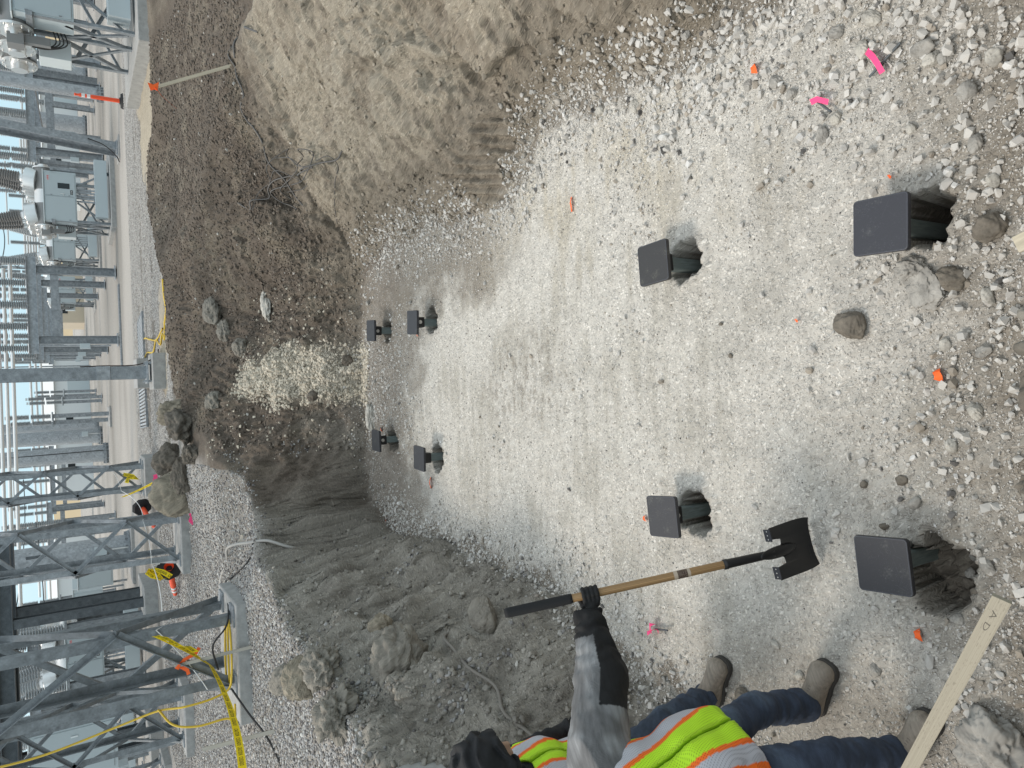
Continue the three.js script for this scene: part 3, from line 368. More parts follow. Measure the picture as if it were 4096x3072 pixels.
for (const [x, z0, r0] of NR) { const r = r0 * 0.42, z = Math.max(z0, -0.68); boulder('cobble', x, z, r, r * 0.7, r * 0.85, [rockM.grey, rockM.brown, rockM.soil][Math.floor(rnd() * 3)], 'rounded cobble in the dirt of the edge above the pit', { det: 8, am: 0.07, cut: 2, cat: 'stone', group: 'cobbles on the edge above the pit', y: 1.585 }); }
for (const [x, z, rx, ry, rz, l] of [[-0.42, -0.64, 0.10, 0.06, 0.08, 'pebbly soil clump on the edge under the lath beside the lath end'], [-0.26, -0.66, 0.10, 0.05, 0.07, 'flat soil clump on the edge under the lath, pebbles stuck in it'], [-0.06, -0.66, 0.11, 0.07, 0.075, 'tan soil clump bulging over the edge between the two laths'], [0.10, -0.65, 0.08, 0.05, 0.06, 'small soil clump on the edge under the lath below the short lath end'], [-0.58, -0.62, 0.07, 0.05, 0.06, 'soil clump under the lettered lath']]) boulder('soil_clump', x, z + 0.03, rx * 0.8, ry * 0.9, rz * 0.8, rockM.dark, l, { am: 0.3, y: 1.555, up: 0.3, cat: 'soil' });
for (const [x, z, r] of [[-0.97, -1.60, 0.045], [-0.90, -1.585, 0.036], [-1.0, -1.68, 0.034], [-0.84, -1.62, 0.03], [-0.94, -1.66, 0.028], [-0.88, -1.66, 0.026]]) boulder('hole_rock', x, z, r, r * 0.7, r * 0.85, rnd() < 0.5 ? rockM.grey : rockM.brown, 'broken rock lying in the hole below the shovel blade', { det: 7, am: 0.1, cut: 10, cat: 'rock', group: 'rocks in the filled hole' });
// ---------- shapes grown from smooth distance fields ----------
const dcap = (a, b, ra, rb) => { const dx = b[0] - a[0], dy = b[1] - a[1], dz = b[2] - a[2], L = dx * dx + dy * dy + dz * dz || 1e-9; return (x, y, z) => { const t = clamp(((x - a[0]) * dx + (y - a[1]) * dy + (z - a[2]) * dz) / L); return Math.hypot(x - a[0] - dx * t, y - a[1] - dy * t, z - a[2] - dz * t) - (ra + (rb - ra) * t); }; };
const dell = (c, r) => (x, y, z) => { const k = Math.hypot((x - c[0]) / r[0], (y - c[1]) / r[1], (z - c[2]) / r[2]); return (k - 1) * Math.min(r[0], r[1], r[2]); };
const smin = (a, b, k) => { const h = Math.max(k - Math.abs(a - b), 0) / k; return Math.min(a, b) - h * h * k * 0.25; };
const blend = (list, k) => (x, y, z) => { let d = 1e3; for (const f of list) d = smin(d, f(x, y, z), k); return d; };
function grow(lo, hi, cell, f, paint) {
  const n = [0, 1, 2].map((i) => Math.ceil((hi[i] - lo[i]) / cell) + 1), D = new Float32Array(n[0] * n[1] * n[2]), at = (i, j, k) => (k * n[1] + j) * n[0] + i;
  const B = 5;
  for (let K = 0; K < n[2]; K += B) for (let Jj = 0; Jj < n[1]; Jj += B) for (let I0 = 0; I0 < n[0]; I0 += B) {
    const m = f(lo[0] + (I0 + B / 2) * cell, lo[1] + (Jj + B / 2) * cell, lo[2] + (K + B / 2) * cell), skip = Math.abs(m) > B * cell * 1.35 + 0.05;
    for (let k = K; k < Math.min(K + B, n[2]); k++) for (let j = Jj; j < Math.min(Jj + B, n[1]); j++) for (let i = I0; i < Math.min(I0 + B, n[0]); i++) D[at(i, j, k)] = skip ? m : f(lo[0] + i * cell, lo[1] + j * cell, lo[2] + k * cell);
  }
  const vid = new Int32Array(D.length).fill(-1), P = [], I = [];
  for (let k = 0; k < n[2] - 1; k++) for (let j = 0; j < n[1] - 1; j++) for (let i = 0; i < n[0] - 1; i++) {
    let c = 0, sx = 0, sy = 0, sz = 0, m = 0; const v = [];
    for (let q = 0; q < 8; q++) { const d = D[at(i + (q & 1), j + (q >> 1 & 1), k + (q >> 2))]; v.push(d); if (d < 0) m |= 1 << q; }
    if (m === 0 || m === 255) continue;
    for (let q = 0; q < 8; q++) for (let b = 0; b < 3; b++) { const r = q | 1 << b; if (r === q || (v[q] < 0) === (v[r] < 0)) continue; const t = v[q] / (v[q] - v[r]); sx += (q & 1) + (b === 0 ? t : 0); sy += (q >> 1 & 1) + (b === 1 ? t : 0); sz += (q >> 2) + (b === 2 ? t : 0); c++; }
    vid[at(i, j, k)] = P.length / 3; P.push(lo[0] + (i + sx / c) * cell, lo[1] + (j + sy / c) * cell, lo[2] + (k + sz / c) * cell);
  }
  const quad = (a, b, c, d, flip) => { if (a < 0 || b < 0 || c < 0 || d < 0) return; if (flip) I.push(a, c, b, a, d, c); else I.push(a, b, c, a, c, d); };
  for (let k = 1; k < n[2] - 1; k++) for (let j = 1; j < n[1] - 1; j++) for (let i = 1; i < n[0] - 1; i++) {
    const s = D[at(i, j, k)] < 0;
    if (s !== D[at(i + 1, j, k)] < 0) quad(vid[at(i, j - 1, k - 1)], vid[at(i, j, k - 1)], vid[at(i, j, k)], vid[at(i, j - 1, k)], !s);
    if (s !== D[at(i, j + 1, k)] < 0) quad(vid[at(i - 1, j, k - 1)], vid[at(i - 1, j, k)], vid[at(i, j, k)], vid[at(i, j, k - 1)], !s);
    if (s !== D[at(i, j, k + 1)] < 0) quad(vid[at(i - 1, j - 1, k)], vid[at(i, j - 1, k)], vid[at(i, j, k)], vid[at(i - 1, j, k)], !s);
  }
  const g = new THREE.BufferGeometry(); g.setAttribute('position', new THREE.Float32BufferAttribute(P, 3)); g.setIndex(I); g.computeVertexNormals();
  const uv = new Float32Array(P.length / 3 * 2); for (let i = 0; i < P.length / 3; i++) { uv[i * 2] = (P[i * 3] * 0.6 + P[i * 3 + 2]) * 4; uv[i * 2 + 1] = P[i * 3 + 1] * 4 + P[i * 3] * 0.8; } g.setAttribute('uv', new THREE.BufferAttribute(uv, 2));
  if (paint) { const c = new Float32Array(P.length), N = g.attributes.normal.array; for (let i = 0; i < P.length; i += 3) { const q = paint(P[i], P[i + 1], P[i + 2], N[i], N[i + 1], N[i + 2]); c[i] = q[0]; c[i + 1] = q[1]; c[i + 2] = q[2]; } g.setAttribute('color', new THREE.BufferAttribute(c, 3)); }
  return g;
}
const weave = tex(256, (i, j) => { const v = 0.80 + 0.1 * (((i >> 1) + (j >> 1)) % 2) + 0.10 * tnoise(i, j, 256, 9, 3) + 0.06 * tnoise(i, j, 256, 60, 5); return [v, v, v]; }, true), weaveBump = tex(256, (i, j) => { const v = 0.5 + 0.25 * (((i >> 1) + (j >> 1)) % 2) + 0.25 * tnoise(i, j, 256, 30, 3); return [v, v, v]; });
const netMap = tex(128, (i, j) => { const a = (i % 16) - 8, b = ((j + (Math.floor(i / 16) % 2) * 8) % 16) - 8, h = a * a + b * b < 15 ? 0.8 : 1; return [h, h, h]; }, true); netMap.repeat.set(4, 4);
const skinMat = std([0.42, 0.26, 0.18], 0.55), denim = std([0.058, 0.080, 0.128], 0.9, 0, { map: weave, bumpMap: weaveBump, bumpScale: 0.001, vertexColors: true }), clothMat = std([1, 1, 1], 0.88, 0, { map: weave, bumpMap: weaveBump, bumpScale: 0.001, vertexColors: true }), vestMat = std([1, 1, 1], 0.7, 0, { vertexColors: true, map: netMap }), bootMat = std([1, 1, 1], 0.75, 0, { map: noiseTex(256, 8, 0.6, 1, 21), bumpMap: rockBump, bumpScale: 0.002, vertexColors: true }), soleMat = std([0.06, 0.055, 0.05], 0.9), gloveMat = std([0.010, 0.010, 0.011], 0.8, 0, { bumpMap: weaveBump, bumpScale: 0.0012, map: weave });
const LIME = [0.52, 0.86, 0.02], ORANGE = [0.95, 0.16, 0.012], SILVER = [0.50, 0.50, 0.54];
const nrm = (a) => { const l = Math.hypot(...a); return a.map((v) => v / l); }, sub = (a, b) => a.map((v, i) => v - b[i]), add = (a, b, k = 1) => a.map((v, i) => v + b[i] * k), cross = (a, b) => [a[1] * b[2] - a[2] * b[1], a[2] * b[0] - a[0] * b[2], a[0] * b[1] - a[1] * b[0]], dot = (a, b) => a[0] * b[0] + a[1] * b[1] + a[2] * b[2];
const bound = (pts, m) => [[0, 1, 2].map((i) => Math.min(...pts.map((p) => p[i])) - m), [0, 1, 2].map((i) => Math.max(...pts.map((p) => p[i])) + m)];
function bootShape(an, toe) {   // ankle and toe on the ground plan
  const d = nrm([toe[0] - an[0], 0, toe[2] - an[2]]), gyv = 0.0, h = [an[0] - d[0] * 0.035, gyv + 0.05, an[2] - d[2] * 0.035], side = [-d[2], 0, d[0]];
  const f = blend([dcap([an[0], 0.19, an[2]], [an[0] - d[0] * 0.01, 0.10, an[2] - d[2] * 0.01], 0.050, 0.052), dcap(h, [an[0] + d[0] * 0.12, 0.055, an[2] + d[2] * 0.12], 0.045, 0.045), dcap([an[0] + d[0] * 0.03, 0.115, an[2] + d[2] * 0.03], [an[0] + d[0] * 0.17, 0.062, an[2] + d[2] * 0.17], 0.052, 0.042), dcap(add(add(an, d, 0.17), side, 0.012), add(add(an, d, 0.17), side, -0.012), 0.048, 0.048)].map((q, i) => i === 3 ? dcap([an[0] + d[0] * 0.185 + side[0] * 0.016, 0.052, an[2] + d[2] * 0.185 + side[2] * 0.016], [an[0] + d[0] * 0.185 - side[0] * 0.016, 0.052, an[2] + d[2] * 0.185 - side[2] * 0.016], 0.042, 0.042) : q), 0.05);
  return { f: (x, y, z) => Math.max(f(x, y, z), 0.022 - y) + 0.0015 * n3(x * 30, y * 30, z * 30), d, h, side };
}
function person(o) {
  const t = thing('person', o.label, 'person', o.base, 0), T = (g) => g.translate(-o.base[0], -o.base[1], -o.base[2]);
  const J = o.j, lat = nrm(sub(J.shL, J.shR)), fwd = nrm(cross(lat, [0, 1, 0])).map((v) => v), chest = [(J.shL[0] + J.shR[0]) / 2, J.shL[1] - 0.14, (J.shL[2] + J.shR[2]) / 2], hl = J.hipL, hr = J.hipR, pel = [(hl[0] + hr[0]) / 2, hl[1] + 0.04, (hl[2] + hr[2]) / 2];
  const at = (c, l, f, u) => add(add([c[0], c[1] + u, c[2]], lat, l), fwd, f);
  const hd = J.head, hf = nrm(add(fwd, [0, -1, 0], o.nod || 0.1)), hu = nrm(cross(hf, cross([0, 1, 0], hf))).map((v) => v), hs = nrm(cross([0, 1, 0], hf)), ha = (s, f, u) => add(add(add(hd, hs, s), hf, f), hu, u);
  const torso = (e) => [dcap(at(chest, 0.085, 0, 0), at(chest, -0.085, 0, 0), 0.115 + e, 0.115 + e), dcap(at(chest, 0.07, 0.0, 0.1), at(chest, -0.07, 0, 0.1), 0.085 + e, 0.085 + e), dcap(at(pel, 0.06, 0, 0.12), at(pel, -0.06, 0, 0.12), 0.11 + e, 0.11 + e), dcap(at(pel, 0.075, 0, -0.02), at(pel, -0.075, 0, -0.02), 0.115 + e, 0.115 + e), dcap(at(chest, 0.15, 0, 0.12), at(chest, -0.15, 0, 0.12), 0.06 + e, 0.06 + e)];
  const legs = (e) => [['hipL', 'kneeL', 'ankL'], ['hipR', 'kneeR', 'ankR']].flatMap(([a, b, c]) => [dcap(J[a], J[b], 0.085 + e, 0.06 + e), dcap(J[b], J[c], 0.058 + e, 0.045 + (e > 0 ? e * 1.9 : e))]);
  const arm = (s, e) => [dcap(J['sh' + s], J['el' + s], 0.055 + e, 0.044 + e), dcap(J['el' + s], J['wr' + s], 0.042 + e, 0.030 + e)];
  const neck = dcap(at(chest, 0, 0, 0.15), hd, 0.062, 0.058);
  const headParts = [dell(ha(0, -0.01, 0.03), [0.078, 0.105, 0.092]), dcap(ha(0, 0.035, -0.05), ha(0, 0.045, -0.075), 0.055, 0.035), dcap(ha(0, 0.085, 0.005), ha(0, 0.102, -0.028), 0.010, 0.014), dcap(ha(0.078, -0.005, 0.0), ha(0.08, -0.01, -0.03), 0.014, 0.010), dcap(ha(-0.078, -0.005, 0.0), ha(-0.08, -0.01, -0.03), 0.014, 0.010), dcap(ha(0.022, 0.079, -0.056), ha(-0.022, 0.079, -0.056), 0.009, 0.009), dcap(ha(0.018, 0.085, 0.022), ha(0.05, 0.075, 0.022), 0.010, 0.010), dcap(ha(-0.018, 0.085, 0.022), ha(-0.05, 0.075, 0.022), 0.010, 0.010)];
  const handParts = ['L', 'R'].flatMap((s) => o.hands[s].skin);
  const body = blend([...torso(-0.012), ...legs(-0.012), ...arm('L', -0.008), ...arm('R', -0.008), neck, ...handParts], 0.04), head = blend(headParts, 0.03);
  const all = Object.values(J); const [lo, hi] = bound(all, 0.2);
  const hb = bound([hd], 0.17), hg = grow(hb[0], hb[1], 0.006, (x, y, z) => smin(head(x, y, z), neck(x, y, z), 0.03));
  const bg = grow(lo, hi, 0.016, body); part('body', T(mergeGeometries([bg, hg])), skinMat, t);
  for (const s of [0.030, -0.030]) part('eye', T(new THREE.SphereGeometry(0.012, 10, 8).translate(...ha(s, 0.072, 0.006))), std([0.5, 0.48, 0.45], 0.3), t);
  // trousers
  const lg = blend(legs(0.018), 0.03), pv = blend([dcap(at(pel, 0.075, 0, -0.02), at(pel, -0.075, 0, -0.02), 0.128, 0.128), dcap(at(pel, 0.06, 0, 0.08), at(pel, -0.06, 0, 0.08), 0.118, 0.118)], 0.05);
  const jeansF = (x, y, z) => Math.max(smin(lg(x, y, z), pv(x, y, z), 0.06) + 0.007 * n3(x * 7, y * 13, z * 7) * sst(0.95, 0.6, y) + 0.006 * Math.sin(y * 62 + 5 * n3(x * 4, y * 4, z * 4)) * sst(0.55, 0.12, y) + 0.002 * n3(x * 30, y * 45, z * 30), y - 1.06, 0.115 + 0.006 * n3(x * 8, 3, z * 8) - y);
  const [jl, jh] = bound([hl, hr, J.kneeL, J.kneeR, J.ankL, J.ankR], 0.19);
  part('trousers', T(grow([jl[0], 0.03, jl[2]], jh, 0.009, jeansF, (x, y, z) => { const w = 0.95 + 0.35 * n3(x * 9, y * 9, z * 9) * 0.6, f = sst(0.62, 0.4, Math.abs(y - 0.62) * 3) * 0.8 * sst(-0.2, 0.6, n3(x * 3, y * 3, z * 3)); const b = o.trousers || [1, 1, 1]; return [b[0] * (w + f), b[1] * (w + f), b[2] * (w + f * 0.8)]; })), denim, t);
  // boots
  for (const s of ['L', 'R']) {
    const b = bootShape(J['ank' + s], J['toe' + s]), [l2, h2] = bound([J['ank' + s], J['toe' + s]], 0.13);
    const bo = part('boot', T(grow([l2[0], -0.02, l2[2]], [h2[0], 0.36, h2[2]], 0.0065, b.f, (x, y, z) => { const dx = x - J['toe' + s][0], dz = z - J['toe' + s][2], toe = sst(0.10, 0.04, Math.hypot(dx, dz) + 0.02 * n3(x * 40, y * 40, z * 40)); return mixc([0.40, 0.335, 0.27], [0.54, 0.48, 0.40], 0.35 * toe + 0.3 * sst(0, 0.6, n3(x * 14, y * 14, z * 14))); })), bootMat, t);
    const a = J['ank' + s], sole = (x, y, z) => { const c1 = dcap([b.h[0], 0, b.h[2]], [a[0] + b.d[0] * 0.13, 0, a[2] + b.d[2] * 0.13], 0.05, 0.054)(x, 0, z), c2 = dcap([a[0] + b.d[0] * 0.185 + b.side[0] * 0.014, 0, a[2] + b.d[2] * 0.185 + b.side[2] * 0.014], [a[0] + b.d[0] * 0.185 - b.side[0] * 0.014, 0, a[2] + b.d[2] * 0.185 - b.side[2] * 0.014], 0.05, 0.05)(x, 0, z); return Math.max(smin(c1, c2, 0.04), y - 0.03, -0.008 - y); };
    part('sole', T(grow([l2[0], -0.02, l2[2]], [h2[0], 0.06, h2[2]], 0.006, sole)), soleMat, bo);
    if (o.stitch) for (let k = 0; k < 5; k++) { const c = [a[0] + b.d[0] * (0.075 + 0.012 * k), 0.0, a[2] + b.d[2] * (0.075 + 0.012 * k)], pts = []; for (let q = -3; q <= 3; q++) { const pos = add(c, b.side, q * 0.011); let y = 0.2; while (y > 0.03 && b.f(pos[0], y, pos[2]) > 0) y -= 0.001; pts.push([pos[0] + b.d[0] * Math.abs(q) * -0.004, y + 0.0003, pos[2] + b.d[2] * Math.abs(q) * -0.004]); } part('stitching', T(tube(pts, 0.0012, 4, 4)), std([0.10, 0.08, 0.065], 0.9), bo); }
  }
  // jacket with its sleeves
  const tj = blend(torso(0.022), 0.06), aj = ['L', 'R'].map((s) => blend([dcap(J['sh' + s], J['el' + s], 0.055 + (o.wide || 0.03), 0.046 + (o.wide || 0.03) * 0.75), dcap(J['el' + s], J['wr' + s], 0.046 + (o.wide || 0.03) * 0.75, 0.036 + (o.wide || 0.03) * 0.35)], 0.05));
  const jack = (x, y, z) => { let d = tj(x, y, z); for (let k = 0; k < 2; k++) { const s = k ? 'R' : 'L', e = J['el' + s], fold = 0.010 * Math.sin(dot([x, y, z], nrm(sub(J['wr' + s], J['sh' + s]))) * 78 + 4 * n3(x * 6, y * 6, z * 6)) * sst(0.34, 0.05, Math.hypot(x - J['wr' + s][0], y - J['wr' + s][1], z - J['wr' + s][2]) * 0.9); d = smin(d, aj[k](x, y, z) + fold + 0.005 * n3(x * 9, y * 9, z * 9), 0.05); } for (const s of ['L', 'R']) { const w = nrm(sub(J['wr' + s], J['el' + s])); const c = dot(sub([x, y, z], J['wr' + s]), w); if (Math.hypot(x - J['wr' + s][0], y - J['wr' + s][1], z - J['wr' + s][2]) < 0.15) d = Math.max(d, c - 0.030); } return Math.max(d + 0.003 * n3(x * 16, y * 16, z * 16), o.hem - y, y - (chest[1] + 0.215)); };
  const [kl, kh] = bound([J.shL, J.shR, J.elL, J.elR, J.wrL, J.wrR, chest, pel], 0.2);
  part('jacket', T(grow([kl[0], o.hem - 0.03, kl[2]], kh, 0.007, jack, o.paint)), clothMat, t);
  // high-visibility vest
  const tv = blend(torso(0.036), 0.07), aL = dcap(add(J.shL, lat, -0.02), add(J.shL, lat, 0.3), 0.105, 0.16), aR = dcap(add(J.shR, lat, 0.02), add(J.shR, lat, -0.3), 0.105, 0.16), aL2 = dcap(J.shL, J.elL, 0.09, 0.10), aR2 = dcap(J.shR, J.elR, 0.09, 0.10), nk = dcap(at(chest, 0, 0.03, 0.1), add(hd, fwd, 0.02), 0.06, 0.10);
  const vf = (x, y, z) => { const q = sub([x, y, z], chest), l = dot(q, lat), f = dot(q, fwd), fl = sst(0.2, -0.35, q[1]) * 0.045; return Math.max(tv(x, y, z) - fl * (0.6 + 0.4 * n3(x * 5, y * 3, z * 5)) + 0.005 * n3(x * 10, y * 6, z * 10), -aL(x, y, z), -aR(x, y, z), -aL2(x, y, z), -aR2(x, y, z), -nk(x, y, z), o.vestHem + 0.02 * n3(x * 6, 1, z * 6) - y, y - (chest[1] + 0.205), f > 0 ? 0.006 - Math.abs(l) : -1); };
  const vpaint = (x, y, z) => { const q = sub([x, y, z], chest), l = Math.abs(dot(q, lat)), c = 0.125 - 0.16 * q[1] * 0.7, w = Math.abs(l - c); const edgeL = y < o.vestHem + 0.028 || dot(q, fwd) > 0 && l < 0.022; return w < 0.034 ? SILVER : w < 0.058 ? ORANGE : edgeL ? sc(LIME, 0.8) : LIME; };
  const vest = part('vest', T(grow(...bound([J.shL, J.shR, hl, hr, chest], 0.21), 0.0075, vf, vpaint)), vestMat, t);
  { let fz = 0.1; const c0 = [chest[0], o.vestHem + 0.03, chest[2]]; while (fz < 0.3 && vf(...add(c0, fwd, fz)) < 0) fz += 0.002; const p0 = add(c0, fwd, fz); part('zip', T(join([rbox(0.02, 0.035, 0.008, 0.003).rotateY(Math.atan2(fwd[0], fwd[2])).translate(...add(p0, fwd, 0.004)), bar(p0, add(p0, [0, 0.25, 0]), 0.006)])), std([0.45, 0.5, 0.1], 0.4, 0.3), vest); }
  // gloves
  for (const s of ['L', 'R']) { const gl = o.hands[s]; const [gl0, gl1] = bound(gl.pts, 0.035); part('glove', T(grow(gl0, gl1, 0.0035, gl.f)), gloveMat, t); }
  o.extra?.({ t, T, ha, hd, hf, hu, hs, at, chest, fwd, lat, J });
  return t;
}
// hand that hangs half open, from the wrist along w
function openHand(wr, w, palmN) {
  const s = nrm(cross(w, palmN)), P = (a, b, c) => add(add(add(wr, w, a), s, b), palmN, c), f = [dcap(P(-0.04, 0, 0), P(0.02, 0, 0), 0.030, 0.026)], pts = [wr];
  for (let k = 0; k < 4; k++) f.push(dcap(P(0.02, (k - 1.5) * 0.014, 0), P(0.085, (k - 1.5) * 0.020, 0), 0.016, 0.0125));
  const Ls = [0.07, 0.078, 0.073, 0.058]; for (let k = 0; k < 4; k++) { const b = (k - 1.5) * 0.021, a0 = P(0.088, b, 0), a1 = P(0.088 + Ls[k] * 0.5, b * 1.08, 0.012), a2 = P(0.088 + Ls[k] * 0.8, b * 1.1, 0.034), a3 = P(0.088 + Ls[k] * 0.85, b * 1.1, 0.05); f.push(dcap(a0, a1, 0.0105, 0.0098), dcap(a1, a2, 0.0098, 0.009), dcap(a2, a3, 0.009, 0.008)); pts.push(a3); }
  const th = [P(0.02, -0.03, 0.006), P(0.055, -0.052, 0.02), P(0.085, -0.055, 0.036)]; f.push(dcap(th[0], th[1], 0.015, 0.0115), dcap(th[1], th[2], 0.0115, 0.0095)); pts.push(th[2], P(-0.04, 0, 0));
  return { f: blend(f, 0.008), pts, skin: [dcap(P(-0.03, 0, 0), P(0.08, 0, 0), 0.022, 0.018)] };
}
// hand closed round a handle: c on its axis, a along it, r towards the wrist
function gripHand(c, a, r, wr, rad) {
  const f0 = nrm(cross(a, r)), P = (ang, h, k = 0) => add(add(add(c, r, Math.cos(ang) * (rad + k)), f0, Math.sin(ang) * (rad + k)), a, h), f = [], pts = [wr];
  f.push(dcap(add(wr, nrm(sub(c, wr)), -0.03), P(0, 0, 0.028), 0.031, 0.026)); for (let k = 0; k < 4; k++) f.push(dcap(P(0, (k - 1.5) * 0.014, 0.028), P(-0.5, (k - 1.5) * 0.021, 0.014), 0.017, 0.013));
  for (let k = 0; k < 4; k++) { const h = (k - 1.5) * 0.0215, L = [0.93, 1, 0.97, 0.85][k], A = [-0.5, -1.35, -2.3 * L, -3.2 * L, -3.9 * L].map((q) => P(q, h, 0.0105)); for (let q = 0; q < 4; q++) f.push(dcap(A[q], A[q + 1], 0.0115 - q * 0.0005, 0.011 - q * 0.0005)); pts.push(A[2], A[4]); }
  const T0 = [P(0.25, -0.045, 0.025), P(0.95, -0.050, 0.014), P(1.7, -0.040, 0.012), P(2.45, -0.022, 0.011)].map((p) => p); f.push(dcap(T0[0], T0[1], 0.017, 0.0135), dcap(T0[1], T0[2], 0.0135, 0.012), dcap(T0[2], T0[3], 0.012, 0.010)); pts.push(...T0);
  return { f: blend(f, 0.007), pts, skin: [dcap(add(wr, nrm(sub(c, wr)), -0.03), P(0, 0, 0.03), 0.024, 0.02)] };
}
// ---------- shovel, held upright ----------
const SH0 = [-0.908, 0.30, -2.364], SH1 = [-1.139, 1.46, -3.048], shAx = nrm(sub(SH1, SH0)), shAt = (d) => add(SH0, shAx, d), SHL = dist3(SH0, SH1);
{
  const t = thing('shovel', 'square point shovel with wooden shaft, black grip and black blade held upright', 'shovel', SH0);
  const wood = tex(256, (i, j) => { const v = 0.8 + 0.12 * tnoise(i, j >> 3, 256, 24, 3) + 0.08 * Math.sin(i * 0.5 + 3 * tnoise(i, j, 256, 3, 5)); return [v, v * 0.97, v * 0.92]; }, true);
  const woodM = std([0.52, 0.335, 0.165], 0.5, 0, { map: wood }), blk = std([0.008, 0.008, 0.009], 0.42), grip = std([0.012, 0.012, 0.013], 0.85);
  // local frame: y along the shaft, z faces the camera side; the blade at the bottom
  t.quaternion.setFromUnitVectors(V(0, 1, 0), V(...shAx)); t.rotateY(0.16); 
  part('shaft', lathe([[0, 0.20], [0.020, 0.20], [0.0205, 0.5], [0.0205, SHL - 0.02], [0, SHL - 0.02]], 20), woodM, t);
  part('grip', lathe([[0.0, SHL - 0.345], [0.0235, SHL - 0.345], [0.025, SHL - 0.33], [0.025, SHL - 0.02], [0.022, SHL], [0, SHL]], 20), grip, t);
  part('socket', lathe([[0.0, -0.02], [0.017, -0.02], [0.0205, 0.03], [0.0235, 0.22], [0.0255, 0.225], [0.0255, 0.245], [0, 0.245]], 20), blk, t);
  const W = 0.134, Hh = 0.29, nx = 56, ny = 20, P = [], I = [];
  const bp = (u, v) => { const w = W * (1 - 0.03 * v) * (1 - 0.10 * Math.pow(1 - v, 6)); const dish = 0.018 * Math.pow(Math.abs(u), 3) + 0.016 * v * v, fr = 0.030 * Math.exp(-Math.pow(u / 0.2, 2)) * sst(0.25, 1.0, v); const au = Math.abs(u), cut = 0.075 * sst(0.12, 0.24, au) * sst(0.56, 0.46, au); return [u * w, v * (Hh - cut), dish - fr * 0.7 - 0.008]; };
  for (let s = 0; s < 2; s++) for (let j = 0; j <= ny; j++) for (let i = 0; i <= nx; i++) { const q = bp(i / nx * 2 - 1, j / ny); P.push(q[0], q[1], q[2] - s * 0.0025); }
  const id = (s, i, j) => s * (nx + 1) * (ny + 1) + j * (nx + 1) + i, qd = (a, b, c, d) => I.push(a, b, c, a, c, d);
  for (let j = 0; j < ny; j++) for (let i = 0; i < nx; i++) { qd(id(0, i, j), id(0, i + 1, j), id(0, i + 1, j + 1), id(0, i, j + 1)); qd(id(1, i, j), id(1, i, j + 1), id(1, i + 1, j + 1), id(1, i + 1, j)); }
  for (let i = 0; i < nx; i++) { qd(id(0, i, 0), id(1, i, 0), id(1, i + 1, 0), id(0, i + 1, 0)); qd(id(0, i, ny), id(0, i + 1, ny), id(1, i + 1, ny), id(1, i, ny)); }
  for (let j = 0; j < ny; j++) { qd(id(0, 0, j), id(0, 0, j + 1), id(1, 0, j + 1), id(1, 0, j)); qd(id(0, nx, j), id(1, nx, j), id(1, nx, j + 1), id(0, nx, j + 1)); }
  const bg = new THREE.BufferGeometry(); bg.setAttribute('position', new THREE.Float32BufferAttribute(P, 3)); bg.setIndex(I); bg.computeVertexNormals();
  const blade = part('blade', toCreasedNormals(bg, 0.6), std([0.009, 0.009, 0.010], 0.38, 0, { bumpMap: rockBump, bumpScale: 0.0006 }), t); blade.geometry.translate(0, -Hh, 0); blade.rotation.x = 0.42; blade.position.set(0, 0.0, 0.005);
  part('frog', new THREE.SphereGeometry(1, 18, 14).scale(0.030, 0.12, 0.018).translate(0, 0.235 - Hh, -0.004), blk, blade);
  for (const s of [-1, 1]) { const st = part('step', join([rbox(0.062, 0.004, 0.046, 0.0018, s * 0.094, 0.001, 0.010)]), std([0.012, 0.014, 0.022], 0.45), blade); for (const k of [-0.02, 0, 0.02]) part('rivet', new THREE.SphereGeometry(0.0036, 8, 6).scale(1, 0.6, 1).translate(s * 0.094 + k, 0.0035, 0.010), boltMat, st); }
  // paper label round the shaft
  const cv = document.createElement('canvas'); cv.width = 256; cv.height = 256; const cx = cv.getContext('2d'); cx.fillStyle = '#b9aa98'; cx.fillRect(0, 0, 256, 256); cx.fillStyle = '#4a372c'; cx.fillRect(0, 60, 256, 150); cx.fillStyle = '#cfc3b2'; for (let k = 0; k < 9; k++) for (let q = 0; q < 26; q++) if (rnd() < 0.75) cx.fillRect(q * 10 + rnd() * 3, 72 + k * 15, 3 + rnd() * 5, 3);
  const ct = new THREE.CanvasTexture(cv); ct.colorSpace = THREE.SRGBColorSpace; part('paper_label', new THREE.CylinderGeometry(0.0209, 0.0209, 0.085, 24, 1, true).translate(0, 0.46, 0), std([1, 1, 1], 0.6, 0, { map: ct }), t);
  // raised lettering on the blade
  const c2 = document.createElement('canvas'); c2.width = 512; c2.height = 128; const x2 = c2.getContext('2d'); x2.fillStyle = '#0e0e10'; x2.fillRect(0, 0, 512, 128); x2.fillStyle = '#2b2b2e'; x2.font = 'bold 92px sans-serif'; x2.textAlign = 'center'; x2.fillText('RAZOR-BACK', 256, 96, 490);
  const t2 = new THREE.CanvasTexture(c2); t2.colorSpace = THREE.SRGBColorSpace;
  const lg = new THREE.PlaneGeometry(0.085, 0.020, 8, 1); const lp = lg.attributes.position; for (let i = 0; i < lp.count; i++) { const X = -0.062 + lp.getX(i), Y2 = 0.030 + lp.getY(i); lp.setXYZ(i, X, Y2 - Hh, bp(X / W, Y2 / Hh)[2] + 0.0008); } lg.computeVertexNormals(); part('lettering', lg, std([1, 1, 1], 0.45, 0, { map: t2 }), blade);
}
